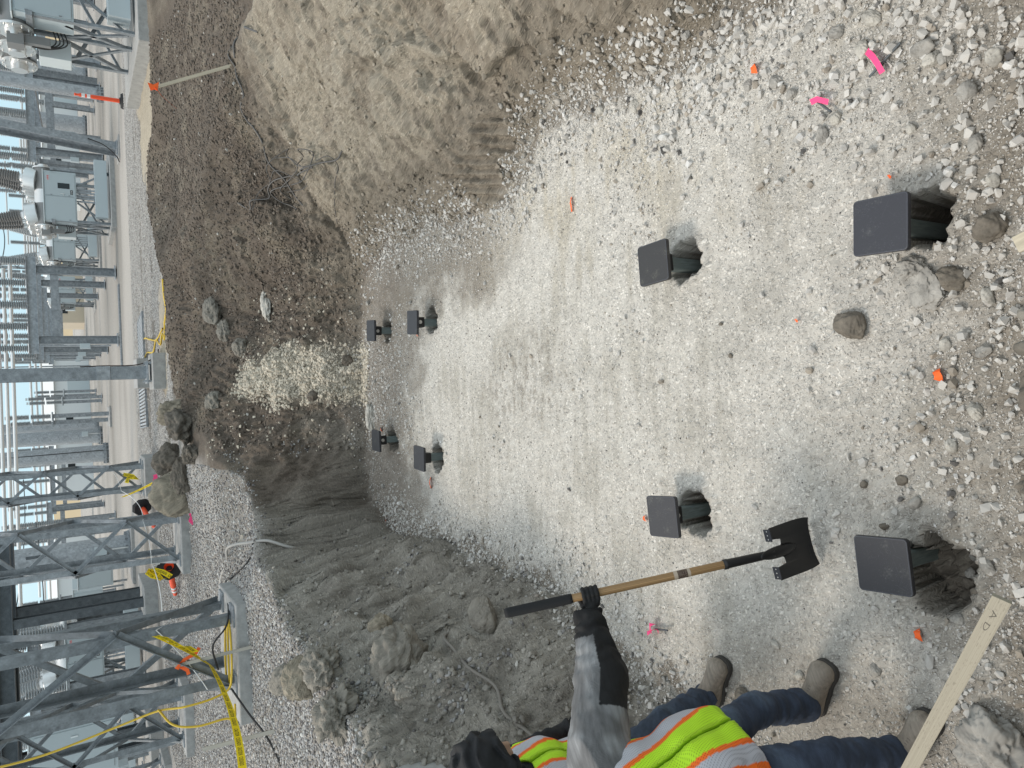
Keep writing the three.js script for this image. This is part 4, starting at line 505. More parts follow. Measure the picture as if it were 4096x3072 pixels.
// ---------- the two workers ----------
{
  const hc = shAt(0.93), wr = [-1.165, 1.125, -2.80], ax = shAx.map((v) => -v), rad0 = sub(wr, hc), rr0 = nrm(sub(rad0, shAx.map((v) => v * dot(rad0, shAx)))), elL = [-1.38, 1.20, -2.63];
  const j1 = { head: [-1.84, 1.64, -2.22], shL: [-1.68, 1.39, -2.43], shR: [-1.80, 1.39, -2.05], elL, wrL: wr, elR: [-1.98, 1.12, -2.0], wrR: [-1.88, 0.90, -1.92], hipL: [-1.66, 0.90, -2.29], hipR: [-1.71, 0.90, -2.09], kneeL: [-1.62, 0.50, -2.33], kneeR: [-1.68, 0.50, -1.93], ankL: [-1.71, 0.10, -2.33], ankR: [-1.77, 0.10, -1.85], toeL: [-1.50, 0.05, -2.27], toeR: [-1.58, 0.05, -1.76] };
  const axis0 = nrm(sub(j1.wrL, j1.shL)), armSide = (x, y, z) => { let best = 9, v = null; for (const [a, b] of [[j1.shL, j1.elL], [j1.elL, j1.wrL]]) { const ab = sub(b, a), t = clamp(dot(sub([x, y, z], a), ab) / dot(ab, ab)), c = add(a, ab, t), d = sub([x, y, z], c), L = Math.hypot(...d); if (L < best) { best = L; v = d; } } return dot(nrm(v), nrm([0.3, -0.25, 0.92])); };
  person({ label: 'worker in lime vest and grey sleeves reaching out to hold the shovel', base: [-1.68, 0, -2.12], j: j1, hem: 0.86, vestHem: 0.84, nod: 0.5, stitch: true, wide: 0.092,
    hands: { L: gripHand(hc, ax, rr0, wr, 0.021), R: openHand(j1.wrR, nrm(sub(j1.wrR, j1.elR)), [0, 0, -1]) },
    paint: (x, y, z, nx, ny, nz) => { const q = sub([x, y, z], j1.shL), s = dot(q, axis0), side = armSide(x, y, z); const n = 0.05 * n3(x * 18, y * 18, z * 18); const onArm = s > 0.05; const g = mixc([0.17, 0.17, 0.172], [0.31, 0.315, 0.32], sst(-0.2, 0.7, n3(x * 6, y * 6, z * 6))); if (onArm && s > 0.565) return [0.012, 0.012, 0.013]; if (onArm && s > 0.24 && side > 0.62) return [0.012, 0.012, 0.013]; if (!onArm && y < 1.05) return [0.012, 0.012, 0.014]; return g; },
    extra: ({ t, T, ha }) => { const f = blend([dell(ha(0, -0.012, 0.055), [0.092, 0.100, 0.108])], 0.02); const [l, h] = bound([ha(0, 0, 0.05)], 0.16); part('hard_hat', T(grow(l, h, 0.006, (x, y, z) => { const q = sub([x, y, z], ha(0, 0, 0.05)), hu2 = dot(q, sub(ha(0, 0, 1), ha(0, 0, 0))); const brim = Math.max(dell(ha(0, 0.02, 0.05), [0.115, 0.2, 0.142])(x, y, z), Math.abs(hu2) - 0.006); return Math.min(Math.max(f(x, y, z) - 0.008, -hu2), brim); })), std([0.75, 0.75, 0.72], 0.35), t); } });
  const j2 = { head: [-1.81, 1.60, -2.99], shL: [-2.03, 1.36, -3.29], shR: [-2.09, 1.36, -2.89], elL: [-2.08, 1.10, -3.40], wrL: [-1.98, 0.86, -3.34], elR: [-2.02, 1.10, -2.80], wrR: [-1.98, 0.88, -2.90], hipL: [-2.15, 0.90, -3.19], hipR: [-2.15, 0.90, -3.00], kneeL: [-2.12, 0.50, -3.18], kneeR: [-1.93, 0.50, -2.98], ankL: [-2.30, 0.10, -3.10], ankR: [-1.91, 0.10, -3.02], toeL: [-2.10, 0.05, -3.14], toeR: [-1.70, 0.05, -2.97] };
  person({ label: 'worker in black hood and lime vest standing behind the other, head bowed', base: [-2.0, 0, -3.1], j: j2, hem: 0.82, vestHem: 0.86, nod: 0.75, trousers: [1.05, 1.05, 1.0],
    hands: { L: openHand(j2.wrL, nrm(sub(j2.wrL, j2.elL)), nrm([0.2, -0.3, 0.9])), R: openHand(j2.wrR, nrm(sub(j2.wrR, j2.elR)), nrm([-0.3, -0.9, -0.2])) },
    paint: (x, y, z) => { const k = 1 + 0.5 * n3(x * 8, y * 8, z * 8); return [0.016 * k, 0.016 * k, 0.018 * k]; },
    extra: ({ t, T, ha, at, chest, hf, hu }) => {
      const f = blend([dell(ha(0, -0.03, 0.04), [0.145, 0.155, 0.150]), dcap(ha(0, -0.05, -0.02), at(chest, 0, -0.02, 0.2), 0.13, 0.115), dcap(at(chest, 0.07, 0.0, 0.17), at(chest, -0.07, 0, 0.17), 0.075, 0.075)], 0.06), open = dcap(ha(0, 0.09, -0.01), ha(0, 0.3, -0.06), 0.078, 0.11);
      const [l, h] = bound([ha(0, 0, 0.03), at(chest, 0.08, 0, 0.15), at(chest, -0.08, 0, 0.15)], 0.23);
      part('hood', T(grow(l, h, 0.007, (x, y, z) => { const q = [x, y, z], w = 0.011 * Math.sin(dot(q, nrm(add(hf, hu, -0.6))) * 70 + 5 * n3(x * 5, y * 5, z * 5)) + 0.009 * n3(x * 11, y * 11, z * 11); return Math.max(f(x, y, z) + w, -open(x, y, z)); }, (x, y, z) => { const k = 1 + 0.5 * n3(x * 8, y * 8, z * 8); return [0.018 * k, 0.018 * k, 0.020 * k]; })), clothMat, t);
    } });
}
// ---------- the substation yard ----------
const sag = (a, b, n, d, tw = 0, w0 = 0) => Array.from({ length: n + 1 }, (_, i) => { const t = i / n; return [lerp(a[0], b[0], t), lerp(a[1], b[1], t) - d * 4 * t * (1 - t), lerp(a[2], b[2], t), w0 + tw * t]; });
const galvMap = tex(256, (i, j) => { const v = 0.82 + 0.10 * tnoise(i, j, 256, 9, 31) + 0.08 * tnoise(i, j, 256, 34, 33) + 0.05 * tnoise(i, j, 256, 4, 36); return [v * 0.99, v, v * 1.01]; }, true); galvMap.repeat.set(0.9, 0.9);
const galv = std([0.46, 0.48, 0.495], 0.55, 0.35, { map: galvMap }), galvLight = std([0.58, 0.60, 0.615], 0.6, 0.25, { map: galvMap }), steelDark = std([0.17, 0.185, 0.195], 0.6, 0.3, { map: galvMap }), paint = std([0.47, 0.53, 0.55], 0.45), paintLight = std([0.62, 0.67, 0.68], 0.45), paintDoor = std([0.44, 0.50, 0.52], 0.45), alu = std([0.72, 0.72, 0.71], 0.35, 0.75), porc = std([0.22, 0.215, 0.21], 0.35), porcLight = std([0.42, 0.44, 0.45], 0.35), tankM = std([0.26, 0.255, 0.25], 0.5, 0.4), concrete = std([0.47, 0.465, 0.45], 0.9, 0, { map: noiseTex(256, 7, 0.75, 1, 41), bumpMap: rockBump, bumpScale: 0.004 }), rubberM = std([0.015, 0.015, 0.016], 0.7), glassDark = std([0.02, 0.022, 0.024], 0.12), white = std([0.75, 0.75, 0.74], 0.6), orangeM = std([0.85, 0.09, 0.025], 0.45), cableM = std([0.02, 0.02, 0.02], 0.7), yellowM = std([0.62, 0.42, 0.03], 0.55), ribbonO = std([0.95, 0.14, 0.02], 0.6, 0, { side: THREE.DoubleSide }), ribbonP = std([0.95, 0.07, 0.24], 0.6, 0, { side: THREE.DoubleSide }), lathM = std([0.56, 0.49, 0.37], 0.85, 0, { map: noiseTex(256, 3, 0.8, 1, 51) }), lathGrey = std([0.47, 0.44, 0.38], 0.85, 0, { map: noiseTex(256, 3, 0.8, 1, 52) }), wireM = std([0.11, 0.105, 0.10], 0.6, 0.2), ropeM = std([0.20, 0.185, 0.165], 0.9, 0, { bumpMap: weaveBump, bumpScale: 0.002 });
for (const m of [galv, galvLight, steelDark, concrete]) m.userData.metres = true;
function print2d(w, h, draw) { const c = document.createElement('canvas'); c.width = w; c.height = h; draw(c.getContext('2d'), w, h); const t = new THREE.CanvasTexture(c); t.colorSpace = THREE.SRGBColorSpace; return std([1, 1, 1], 0.6, 0, { map: t }); }
function ribbed(h, r0, r1, n, out = 0.35, seg = 18) { const p = [[0, 0]]; for (let k = 0; k < n; k++) { const a = k / n * h, s = h / n, r = lerp(r0, r1, k / n); p.push([r, a + s * 0.05], [r * (1 + out), a + s * 0.42], [r * (1 + out) * 0.985, a + s * 0.55], [r, a + s * 0.92]); } p.push([r1, h], [0, h]); return lathe(p, seg); }
const stackG = ribbed(1.0, 0.055, 0.055, 15, 0.95, 14), stackNear = ribbed(1.0, 0.055, 0.055, 15, 0.95, 14);
function pad(x0, x1, z0, z1, h, label, group) { const g = rbox(x1 - x0, h + 0.4, z1 - z0, 0.02, 0, h / 2 - 0.2, 0); metres(g); const o = single('concrete_pad', g, concrete, label, 'foundation', group || 'concrete foundations'); o.position.set((x0 + x1) / 2, YARD, (z0 + z1) / 2); return o; }
// ---------- dead tank circuit breaker ----------
const abb = print2d(256, 128, (c) => { c.fillStyle = '#b9c4c6'; c.fillRect(0, 0, 256, 128); c.fillStyle = '#d3232b'; c.font = 'bold 110px sans-serif'; c.textAlign = 'center'; c.fillText('ABB', 128, 104); });
const flag = print2d(256, 176, (c) => { c.fillStyle = '#f2f2f0'; c.fillRect(0, 0, 256, 176); for (let k = 0; k < 7; k++) { c.fillStyle = '#b83246'; c.fillRect(14, 14 + k * 22, 228, 11); } c.fillStyle = '#32508c'; c.fillRect(14, 14, 96, 77); c.fillStyle = '#f2f2f0'; for (let a = 0; a < 6; a++) for (let b = 0; b < 5; b++) c.fillRect(20 + a * 15, 20 + b * 14, 5, 5); });
const plateNo = print2d(128, 64, (c) => { c.fillStyle = '#151515'; c.fillRect(0, 0, 128, 64); c.fillStyle = '#d8dcdc'; c.font = 'bold 46px sans-serif'; c.textAlign = 'center'; c.fillText('E215', 64, 50); });
const decal = (w, h, m, x, y, z, par, name) => { const o = part(name, new THREE.BoxGeometry(w, h, 0.003).translate(x, y, z), m, par); return o; };
const bushG = ribbed(1.9, 0.155, 0.10, 24, 0.36), drumG = lathe([[0, 0], [0.40, 0], [0.42, 0.02], [0.42, 0.38], [0.40, 0.39], [0.19, 0.37], [0.19, 0.40], [0.23, 0.405], [0.23, 0.44], [0, 0.44]], 28), collarG = lathe([[0.12, 0.43], [0.165, 0.44], [0.155, 0.50], [0.125, 0.60], [0.12, 0.62]], 20), termG = join([cyl(0.06, 0.05, 0.14, 0, 2.42, 0, 12), box(0.03, 0.16, 0.09, 0, 2.56, 0)]);
function flange(r, n) { const g = [new THREE.CylinderGeometry(r, r, 0.05, 28).rotateZ(Math.PI / 2), new THREE.CylinderGeometry(r * 0.45, r * 0.5, 0.12, 18).rotateZ(Math.PI / 2).translate(-0.08, 0, 0)]; for (let k = 0; k < n; k++) { const a = k / n * 2 * Math.PI; g.push(new THREE.CylinderGeometry(0.018, 0.018, 0.04, 6).rotateZ(Math.PI / 2).translate(-0.04, Math.cos(a) * r * 0.86, Math.sin(a) * r * 0.86)); } return join(g); }
function breaker(name, label, pos, o = {}) {   // origin: left front foot line, on the pad; x 0..2.2, depth towards -z
  const t = thing(name, label, 'breaker', pos, 0, 'dead tank circuit breakers'), TY = 2.25;
  const cab = part('cabinet', rbox(1.82, 1.09, 0.62, 0.012, 1.07, 1.70, -0.55), paint, t);
  part('cabinet_roof', rbox(1.90, 0.03, 0.72, 0.008, 1.07, 2.262, -0.55), paintLight, cab);
  for (const [x, w] of [[0.62, 0.86], [1.50, 0.82]]) { const d = part('door', rbox(w, 1.0, 0.025, 0.008, x, 1.70, -0.228), paintDoor, cab); for (const hy of [1.4, 2.0]) part('hinge', box(0.02, 0.06, 0.02, x - w / 2 + 0.02, hy, -0.21), galv, d); if (x > 1) { part('window', rbox(0.20, 0.40, 0.02, 0.06, 1.46, 1.58, -0.214), glassDark, d); part('handle', join([box(0.03, 0.14, 0.02, 1.17, 1.63, -0.205), box(0.09, 0.022, 0.02, 1.14, 1.60, -0.195)]), alu, d); decal(0.17, 0.085, plateNo, 1.24, 1.32, -0.2125, d, 'number_plate'); if (!o.flag) decal(0.21, 0.105, abb, 1.72, 2.10, -0.2125, d, 'maker_mark'); } else if (o.flag) decal(0.15, 0.105, flag, 0.92, 2.06, -0.2125, d, 'flag_sticker'); }
  const tray = part('cable_box', rbox(2.15, 0.44, 0.45, 0.01, 1.45, 0.30, -0.30), paint, t);
  for (let k = 0; k < 5; k++) part('conduit', cyl(0.032, 0.032, 0.66, 0.98 + k * 0.11, 0.84, -0.42, 12), galvLight, t);
  for (const [x, z] of [[0.15, -0.35], [2.05, -0.35], [0.15, -1.1], [0.15, -2.35], [2.05, -2.35]]) part('leg', angle([x, 0.0, z], [x, 2.0, z], 0.11, 0.014, x < 1 ? 0 : Math.PI / 2), galv, t);
  const br = (a, b) => part('brace', angle(a, b, 0.075, 0.01), galv, t);
  br([0.16, 0.1, -0.45], [0.16, 1.3, -1.05]); br([0.16, 1.3, -0.45], [0.16, 0.1, -1.05]); br([0.16, 0.1, -1.15], [0.16, 1.4, -2.3]); br([0.16, 1.4, -1.15], [0.16, 0.1, -2.3]); br([0.25, 0.25, -0.45], [0.9, 1.15, -0.45]); br([2.0, 0.25, -0.45], [1.5, 1.15, -0.45]); br([0.2, 0.2, -2.35], [2.0, 1.2, -2.35]); br([0.2, 1.2, -2.37], [2.0, 0.2, -2.37]);
  for (const x of [0.15, 2.05]) part('rail', box(0.10, 0.12, 2.3, x, 1.96, -1.32), galv, t);
  for (let k = 0; k < 3; k++) {
    const z = -0.85 - k * 0.85, tk = part('tank', new THREE.CylinderGeometry(0.32, 0.32, 2.1, 28).rotateZ(Math.PI / 2).translate(1.12, TY, z), tankM, t);
    part('end_flange', flange(0.36, 12).translate(0.05, TY, z), alu, tk); part('end_flange', flange(0.36, 12).rotateY(Math.PI).translate(2.19, TY, z), alu, tk); part('band', new THREE.CylinderGeometry(0.326, 0.326, 0.5, 28).rotateZ(Math.PI / 2).translate(1.12, TY, z), alu, tk);
    for (const [x, lean, back] of [[0.52, 0.17, 0], [1.72, -0.17, 0]]) {
      const put = (g) => g.clone().rotateX(-0.16 * (k - 1) * -1).rotateZ(lean).translate(x, TY + 0.22, z);
      const dr = part('current_transformer', put(drumG), alu, t); part('collar', put(collarG), alu, dr);
      const b = part('bushing', put(bushG.clone().translate(0, 0.6, 0)), o.porc || porc, t); part('terminal', put(termG.clone().translate(0, 0.13, 0)), alu, b);
    }
  }
  // drive linkage at the left end with its hoses
  part('mechanism', join([box(0.22, 0.30, 0.30, -0.16, TY - 0.02, -0.85), box(0.16, 0.5, 0.12, -0.10, TY - 0.4, -0.85), cyl(0.06, 0.06, 0.5, -0.05, TY - 0.35, -1.1)]), tankM, t);
  for (let k = 0; k < 4; k++) part('hose', tube([[0.2, 1.55 - k * 0.07, -0.9], [-0.02, 1.5 - k * 0.07, -0.95], [-0.12, 1.65, -1.0 - k * 0.03], [-0.12, 1.95, -1.0 - k * 0.03]], 0.014, 6, 6), cableM, t);
  part('side_box', rbox(0.40, 0.62, 0.5, 0.012, 0.0, 1.52, -1.55), paintLight, t);
  t.scale.y = 0.93; return t;
}
pad(6.44, 9.6, -33.6, -30.0, 0.16, 'low concrete slab under the breaker with the red maker mark'); breaker('circuit_breaker', 'grey circuit breaker with red maker mark and a dark window on its cabinet', [6.5, YARD + 0.16, -30.45]);
{ const p = pad(7.15, 11.5, -19.6, -15.75, 0.27, 'thick pale concrete slab with a chamfered edge beside the dirt track'); breaker('circuit_breaker', 'grey circuit breaker with a flag sticker on its cabinet', [7.4, YARD + 0.27, -16.2], { flag: true }); }
pad(7.1, 10, -47.2, -44.0, 0.12, 'low concrete slab behind the one with the red maker mark'); breaker('circuit_breaker', 'circuit breaker standing directly behind the one with the red maker mark', [7.5, YARD + 0.12, -44.4], { porc: porcLight });
pad(6.3, 9.2, -59, -55.8, 0.1, 'thin concrete slab under the farthest breaker of the row'); breaker('circuit_breaker', 'farthest circuit breaker of the row, small and pale', [6.55, YARD + 0.1, -56.1], { porc: porcLight });
// ---------- steel posts and frames ----------
function basePlate(x, z, w, y = YARD) { const g = [box(w, 0.03, w, 0, 0.075, 0)]; for (const a of [-1, 1]) for (const b of [-1, 1]) g.push(cyl(0.018, 0.018, 0.14, a * w * 0.4, 0.07, b * w * 0.4, 8), new THREE.CylinderGeometry(0.03, 0.03, 0.03, 6).translate(a * w * 0.4, 0.105, b * w * 0.4)); return join(g).translate(x, y, z); }
{
  const t = thing('steel_post', 'leaning galvanised steel post on a small pier beside the flag-marked breaker', 'post', [8.4, YARD, -27], 0); part('column', hsec([0, 0.1, 0], [0.75, 9, 0.2], 0.34, 0.34, 0.02, 0.5), galv, t); part('base_plate', basePlate(0, 0, 0.5, 0), galvLight, t); part('ground_wire', tube([[0.2, 0.9, 0.18], [0.0, 0.45, 0.3], [-0.35, 0.1, 0.35], [-0.5, 0.03, 0.3]], 0.018, 6), cableM, t);
  pad(8.0, 8.8, -27.4, -26.6, 0.05, 'small pier under the leaning steel post');
}
pad(0.2, 0.94, -16.9, -16.05, 0.24, 'square concrete pier at the crest of the slope under the tall steel column'); pad(0.28, 1.0, -20.4, -19.3, 0.30, 'square concrete pier just behind the tall steel column');
{
  const t = thing('steel_column', 'tall galvanised steel column with a splice plate standing on a square concrete pier', 'column', [0.56, YARD + 0.24, -16.5]);
  part('column', hsec([0, 0.09, 0], [0, 7.5, 0], 0.26, 0.30, 0.018), galv, t); part('base_plate', basePlate(0, 0, 0.46, 0), galvLight, t); part('splice_plate', join([box(0.275, 0.24, 0.02, 0, 0.86, 0.162), ...[-1, 1].flatMap((a) => [-1, 1].map((b) => new THREE.CylinderGeometry(0.014, 0.014, 0.02, 6).rotateX(Math.PI / 2).translate(a * 0.10, 0.86 + b * 0.08, 0.18)))]), galvLight, t);
  part('ground_cable', tube([[0.14, 1.25, 0.05], [0.15, 0.9, 0.05], [0.17, 0.2, 0.05], [0.32, -0.1, 0.2], [0.5, -0.2, -0.4]], 0.013, 6), std([0.06, 0.04, 0.035], 0.7), t);
}
function insulatorPost(x, z, h, ins, o = {}) {
  const t = thing('insulator_post', o.label, 'insulator', [x, YARD, z], 0, o.group || 'post insulators on steel pedestals'); part('pedestal', hsec([0, 0, 0], [0, h, 0], 0.2, 0.2, 0.014), galv, t); part('base_plate', box(0.4, 0.04, 0.4, 0, 0.05, 0), galvLight, t); part('cap_plate', box(0.42, 0.06, 0.36, 0, h + 0.03, 0), galv, t);
  const n = Math.max(1, Math.round(ins / 1.05)); for (let k = 0; k < n; k++) part('insulator', stackG.clone().scale(1.3, ins / n * 0.92, 1.3).translate(0, h + 0.1 + k * ins / n, 0), porcLight, t); part('clamp', box(0.16, 0.10, 0.16, 0, h + 0.12 + ins, 0), alu, t); return t;
}
for (const [x, z, w] of [[-0.62, -41.0, 0], [-0.95, -42.2, 1]]) insulatorPost(x, z, 2.45, 1.75, { label: w ? 'post insulator, the rear of the pair nearest the tall steel column' : 'post insulator, the front of the pair nearest the tall steel column' });
pad(-1.3, -0.3, -43, -40.4, 0.1, 'low slab under the nearest pair of post insulators');
for (const [x, z] of [[0.3, -51.6], [0.05, -52.6], [0.85, -63.6], [0.55, -64.8]]) insulatorPost(x, z, 2.1, 1.75, { label: 'post insulator on a thin pedestal in front of the white shed' });
// bus support frames: two columns, a cross beam and a row of post insulators
function busFrame(x, z, w, h, n, label, o = {}) {
  const t = thing('bus_support', label, 'bus support', [x, YARD, z], o.turn || 0, o.group || 'galvanised bus support frames');
  for (const s of [0, 1]) { part('column', hsec([s * w, 0, 0], [s * w, h, 0], 0.3, 0.3, 0.016, Math.PI / 2), galv, t); part('base_plate', box(0.5, 0.04, 0.5, s * w, 0.06, 0), galvLight, t); }
  part('beam', hsec([-0.5, h + 0.16, 0], [w + 0.5, h + 0.16, 0], 0.26, 0.32, 0.016, Math.PI / 2), galvLight, t); part('lower_beam', box(w - 0.3, 0.26, 0.16, w / 2, h - 0.55, 0), galv, t);
  part('crank_rod', cyl(0.035, 0.035, h - 0.4, w * 0.0 - 0.22, h / 2 + 0.1, 0.1, 10), galvLight, t); part('crank_box', rbox(0.2, 0.34, 0.2, 0.01, -0.24, 1.15, 0.1), paint, t);
  for (let k = 0; k < n; k++) for (let q = 0; q < (o.tall || 2); q++) { const i = part('insulator', stackG, porcLight, t); i.position.set(-0.3 + (w + 0.6) * k / Math.max(1, n - 1), h + 0.34 + q * 1.05, 0.0); i.scale.set(1.5, 1, 1.5); }
  part('bus_pipe', rod([-0.5, h + 0.42 + (o.tall || 2) * 1.05, 0], [w + 0.5, h + 0.42 + (o.tall || 2) * 1.05, 0], 0.05), alu, t); return t;
}
busFrame(2.35, -31.4, 2.6, 2.6, 5, 'bus support frame beside the concrete strip, next to the tall steel column');
busFrame(2.6, -40.8, 3.2, 2.7, 5, 'second bus support frame in the file behind the concrete strip');
busFrame(3.0, -51.6, 3.6, 2.7, 5, 'third bus support frame in the file behind the concrete strip');
busFrame(3.4, -63, 4, 2.7, 4, 'last bus support frame in the file behind the concrete strip');
for (const [x, z, w, n] of [[11.2, -37.6, 3.2, 5], [13.2, -46.5, 4, 6], [12.0, -62, 5, 6]]) busFrame(x, z, w, 2.6, n, 'bus support frame among the galvanised columns behind the orange marker post', { group: 'bus supports behind the marker post' });
for (const [x, z, w, n] of [[-13.5, -38, 4, 6], [-19, -46, 5, 6], [-11, -56, 4, 5], [-24, -60, 5, 6]]) busFrame(x, z, w, 3.0, n, 'bus support frame seen through the lattice towers', { group: 'bus supports behind the lattice towers' });
// tapered tubular poles
const poleG = (r0, r1, h) => new THREE.CylinderGeometry(r1, r0, h, 12).translate(0, h / 2, 0);
function pole(x, z, r, h, label, o = {}) {
  const t = thing('steel_pole', label, 'pole', [x, YARD, z], 0.2, o.group || 'tapered galvanised poles'); part('shaft', poleG(r, r * 0.72, h), galvLight, t); part('base_flange', join([new THREE.CylinderGeometry(r * 1.25, r * 1.25, 0.06, 24).translate(0, 0.14, 0), ...Array.from({ length: 14 }, (_, k) => cyl(0.035, 0.035, 0.26, Math.cos(k * 0.449) * r * 1.14, 0.13, Math.sin(k * 0.449) * r * 1.14, 8))]), galv, t);
  if (o.box) { part('junction_box', rbox(0.3, 0.36, 0.2, 0.01, 0.05, 1.0, r + 0.06), paint, t); part('conduit', cyl(0.03, 0.03, 0.9, 0.05, 0.45, r + 0.06, 10), alu, t); }
  if (o.cable) part('ground_cable', tube([[0.1, 0.2, r + 0.02], [0.08, 2, r - 0.02], [0.05, 4.5, r * 0.86]], 0.02, 6), cableM, t); return t;
}
pole(-2.92, -46.3, 0.48, 12, 'thickest-looking of three tapered poles, a black cable running up it', { cable: true }); pole(-2.25, -54.8, 0.5, 12, 'middle of three tapered poles, with a small junction box', { box: true }); pole(-1.7, -61.8, 0.40, 12, 'farthest of three tapered poles beside the insulator pedestals');
for (const [x, z, r] of [[21.6, -54.8, 0.62], [20.2, -60.2, 0.6], [13.4, -35.6, 0.26], [14.8, -39, 0.28], [17, -66, 0.5]]) pole(x, z, r, 11, 'tapered galvanised pole behind the orange marker post', { group: 'poles behind the marker post' });
pole(-17, -52, 0.5, 12, 'tapered pole far behind the dark portal frame'); pole(-9.5, -48, 0.5, 12, 'tapered pole between the lattice towers and the wide pole');
{ const t = pole(-5.25, -28.6, 0.52, 12, 'widest tapered pole, two dark hand holes and a conduit loop near its foot', { box: true }); for (const x of [-0.2, 0.12]) part('hand_hole', rbox(0.14, 0.75, 0.06, 0.03, x, 2.75, 0.43), steelDark, t); part('conduit_loop', tube([[-0.12, 0.9, 0.53], [-0.15, 0.6, 0.62], [-0.3, 0.55, 0.56], [-0.32, 0.9, 0.52]], 0.03, 8), galv, t); }
pad(-6.3, -4.3, -29.6, -27.6, 0.1, 'round-edged footing under the widest tapered pole'); 
{ const t = thing('cross_beam', 'pale galvanised beam joining the columns behind the orange marker post', 'beam', [12.4, YARD, -40]); part('beam', hsec([0, 2.45, 0], [4, 2.95, -1], 0.3, 0.34, 0.02, Math.PI / 2), galvLight, t); part('column', hsec([0.4, 0, 0], [0.4, 2.4, 0], 0.3, 0.3, 0.016), galv, t); part('column', hsec([3.6, 0, -0.9], [3.6, 2.8, -0.9], 0.3, 0.3, 0.016), galv, t); }
// bus pipes overhead
for (const [y, z, x0, x1] of [[5.35, -37, -12, 6], [5.65, -38, -12, 6], [5.95, -39, -12, 6]]) single('bus_pipe', rod([x0, y + 0.1, z], [x1, y - 0.05, z], 0.075, 0.075, 14), alu, 'aluminium bus pipe running high across the yard before the tapered poles', 'pipe', 'overhead bus pipes');
for (const [y, z] of [[5.3, -69], [5.7, -70], [6.1, -71]]) single('bus_pipe', rod([-16, y, z], [22, y, z], 0.09, 0.09, 12), alu, 'far aluminium bus pipe carried past the white shed', 'pipe', 'far overhead bus pipes');
for (const [y, z] of [[6.2, -66], [6.6, -67], [7.0, -68]]) single('bus_pipe', rod([10, y - 1.2, z], [34, y - 1.2, z], 0.08, 0.08, 12), alu, 'bus pipe above the columns behind the orange marker post', 'pipe', 'bus pipes behind the marker post');
// ---------- lattice towers ----------
const galvBacklit = std([0.31, 0.33, 0.34], 0.55, 0.3, { map: galvMap }); galvBacklit.userData.metres = true; galvBacklit.userData.metres = true;  // galvanised steel with the backlit shade of these towers put into its colour
function lattice(name, label, cx, cz, w, d, h, y0, o = {}) {
  const t = thing(name, label, 'tower', [cx, y0, cz], o.turn || 0, 'lattice steel towers'), a = w / 2, b = d / 2, C = [[-a, b, 0], [a, b, -Math.PI / 2 + Math.PI], [a, -b, Math.PI], [-a, -b, -Math.PI / 2]], L = o.leg || 0.1, m = o.m || galv;
  C.forEach(([x, z], i) => { part('leg', angle([x, 0, z], [x, h, z], L, 0.012, [Math.PI / 2, Math.PI, -Math.PI / 2, 0][i]), m, t); part('foot_plate', box(L * 2.2, 0.02, L * 2.2, x, 0.012, z), galv, t); });
  const n = Math.round(h / (o.panel || w * 1.05)); for (let f = 0; f < 4; f++) { const p = C[f], q = C[(f + 1) % 4], off = 0.012; for (let k = 0; k < n; k++) { const s = (k + f) % 2, y1 = h * k / n + 0.05, y2 = h * (k + 1) / n + 0.05; const A = s ? q : p, B = s ? p : q; part('brace', angle([A[0], y1, A[1]], [B[0], y2, B[1]], L * 0.62, 0.008, f * Math.PI / 2), m, t); } }
  return t;
}
pad(-2.25, -1.35, -19.7, -18.5, 0.28, 'concrete footing under the slim tower farthest from the pit'); lattice('lattice_tower', 'slim lattice tower with a black cable up one leg, behind the peaked soil block', -1.85, -19.2, 0.62, 0.62, 9, YARD + 0.28, { leg: 0.09 });
pad(-3.02, -1.9, -14.5, -13.35, 0.15, 'long concrete footing under the middle lattice tower'); lattice('lattice_tower', 'middle lattice tower, white string tied round its legs', -2.43, -13.95, 0.74, 0.74, 9, YARD + 0.15, { leg: 0.095 });
pad(-3.8, -2.4, -9.8, -8.66, 0.14, 'large stained concrete footing with yellow cord lying on it'); lattice('lattice_tower', 'broad lattice tower at the rim wrapped with yellow cord and caution tape', -2.96, -9.2, 0.80, 0.70, 8, YARD + 0.14, { leg: 0.11, m: galvBacklit, panel: 1.15 });
pad(-6.4, -5.2, -15.0, -13.9, 0.15, 'concrete footing behind the broad tower'); lattice('lattice_tower', 'lattice tower standing behind the broad tower with the yellow cord', -5.75, -14.5, 0.8, 0.7, 9, YARD + 0.15, { leg: 0.1, m: galvBacklit });
pad(-9.6, -8.4, -19.4, -18.2, 0.15, 'concrete footing under the tower beyond the dark portal frame'); lattice('lattice_tower', 'far lattice tower beyond the dark portal frame', -9, -18.8, 0.7, 0.7, 9, YARD + 0.15);
pad(-3.6, -2.55, -4.55, -4.15, 0.16, 'grey concrete footing at the rim above the hooded worker'); single('steel_strut', bar([-3.75, 2.25, -5.0], [-2.95, 1.72, -4.95], 0.12, 0.10), steelDark, 'dark steel strut resting on a footing at the rim', 'strut');
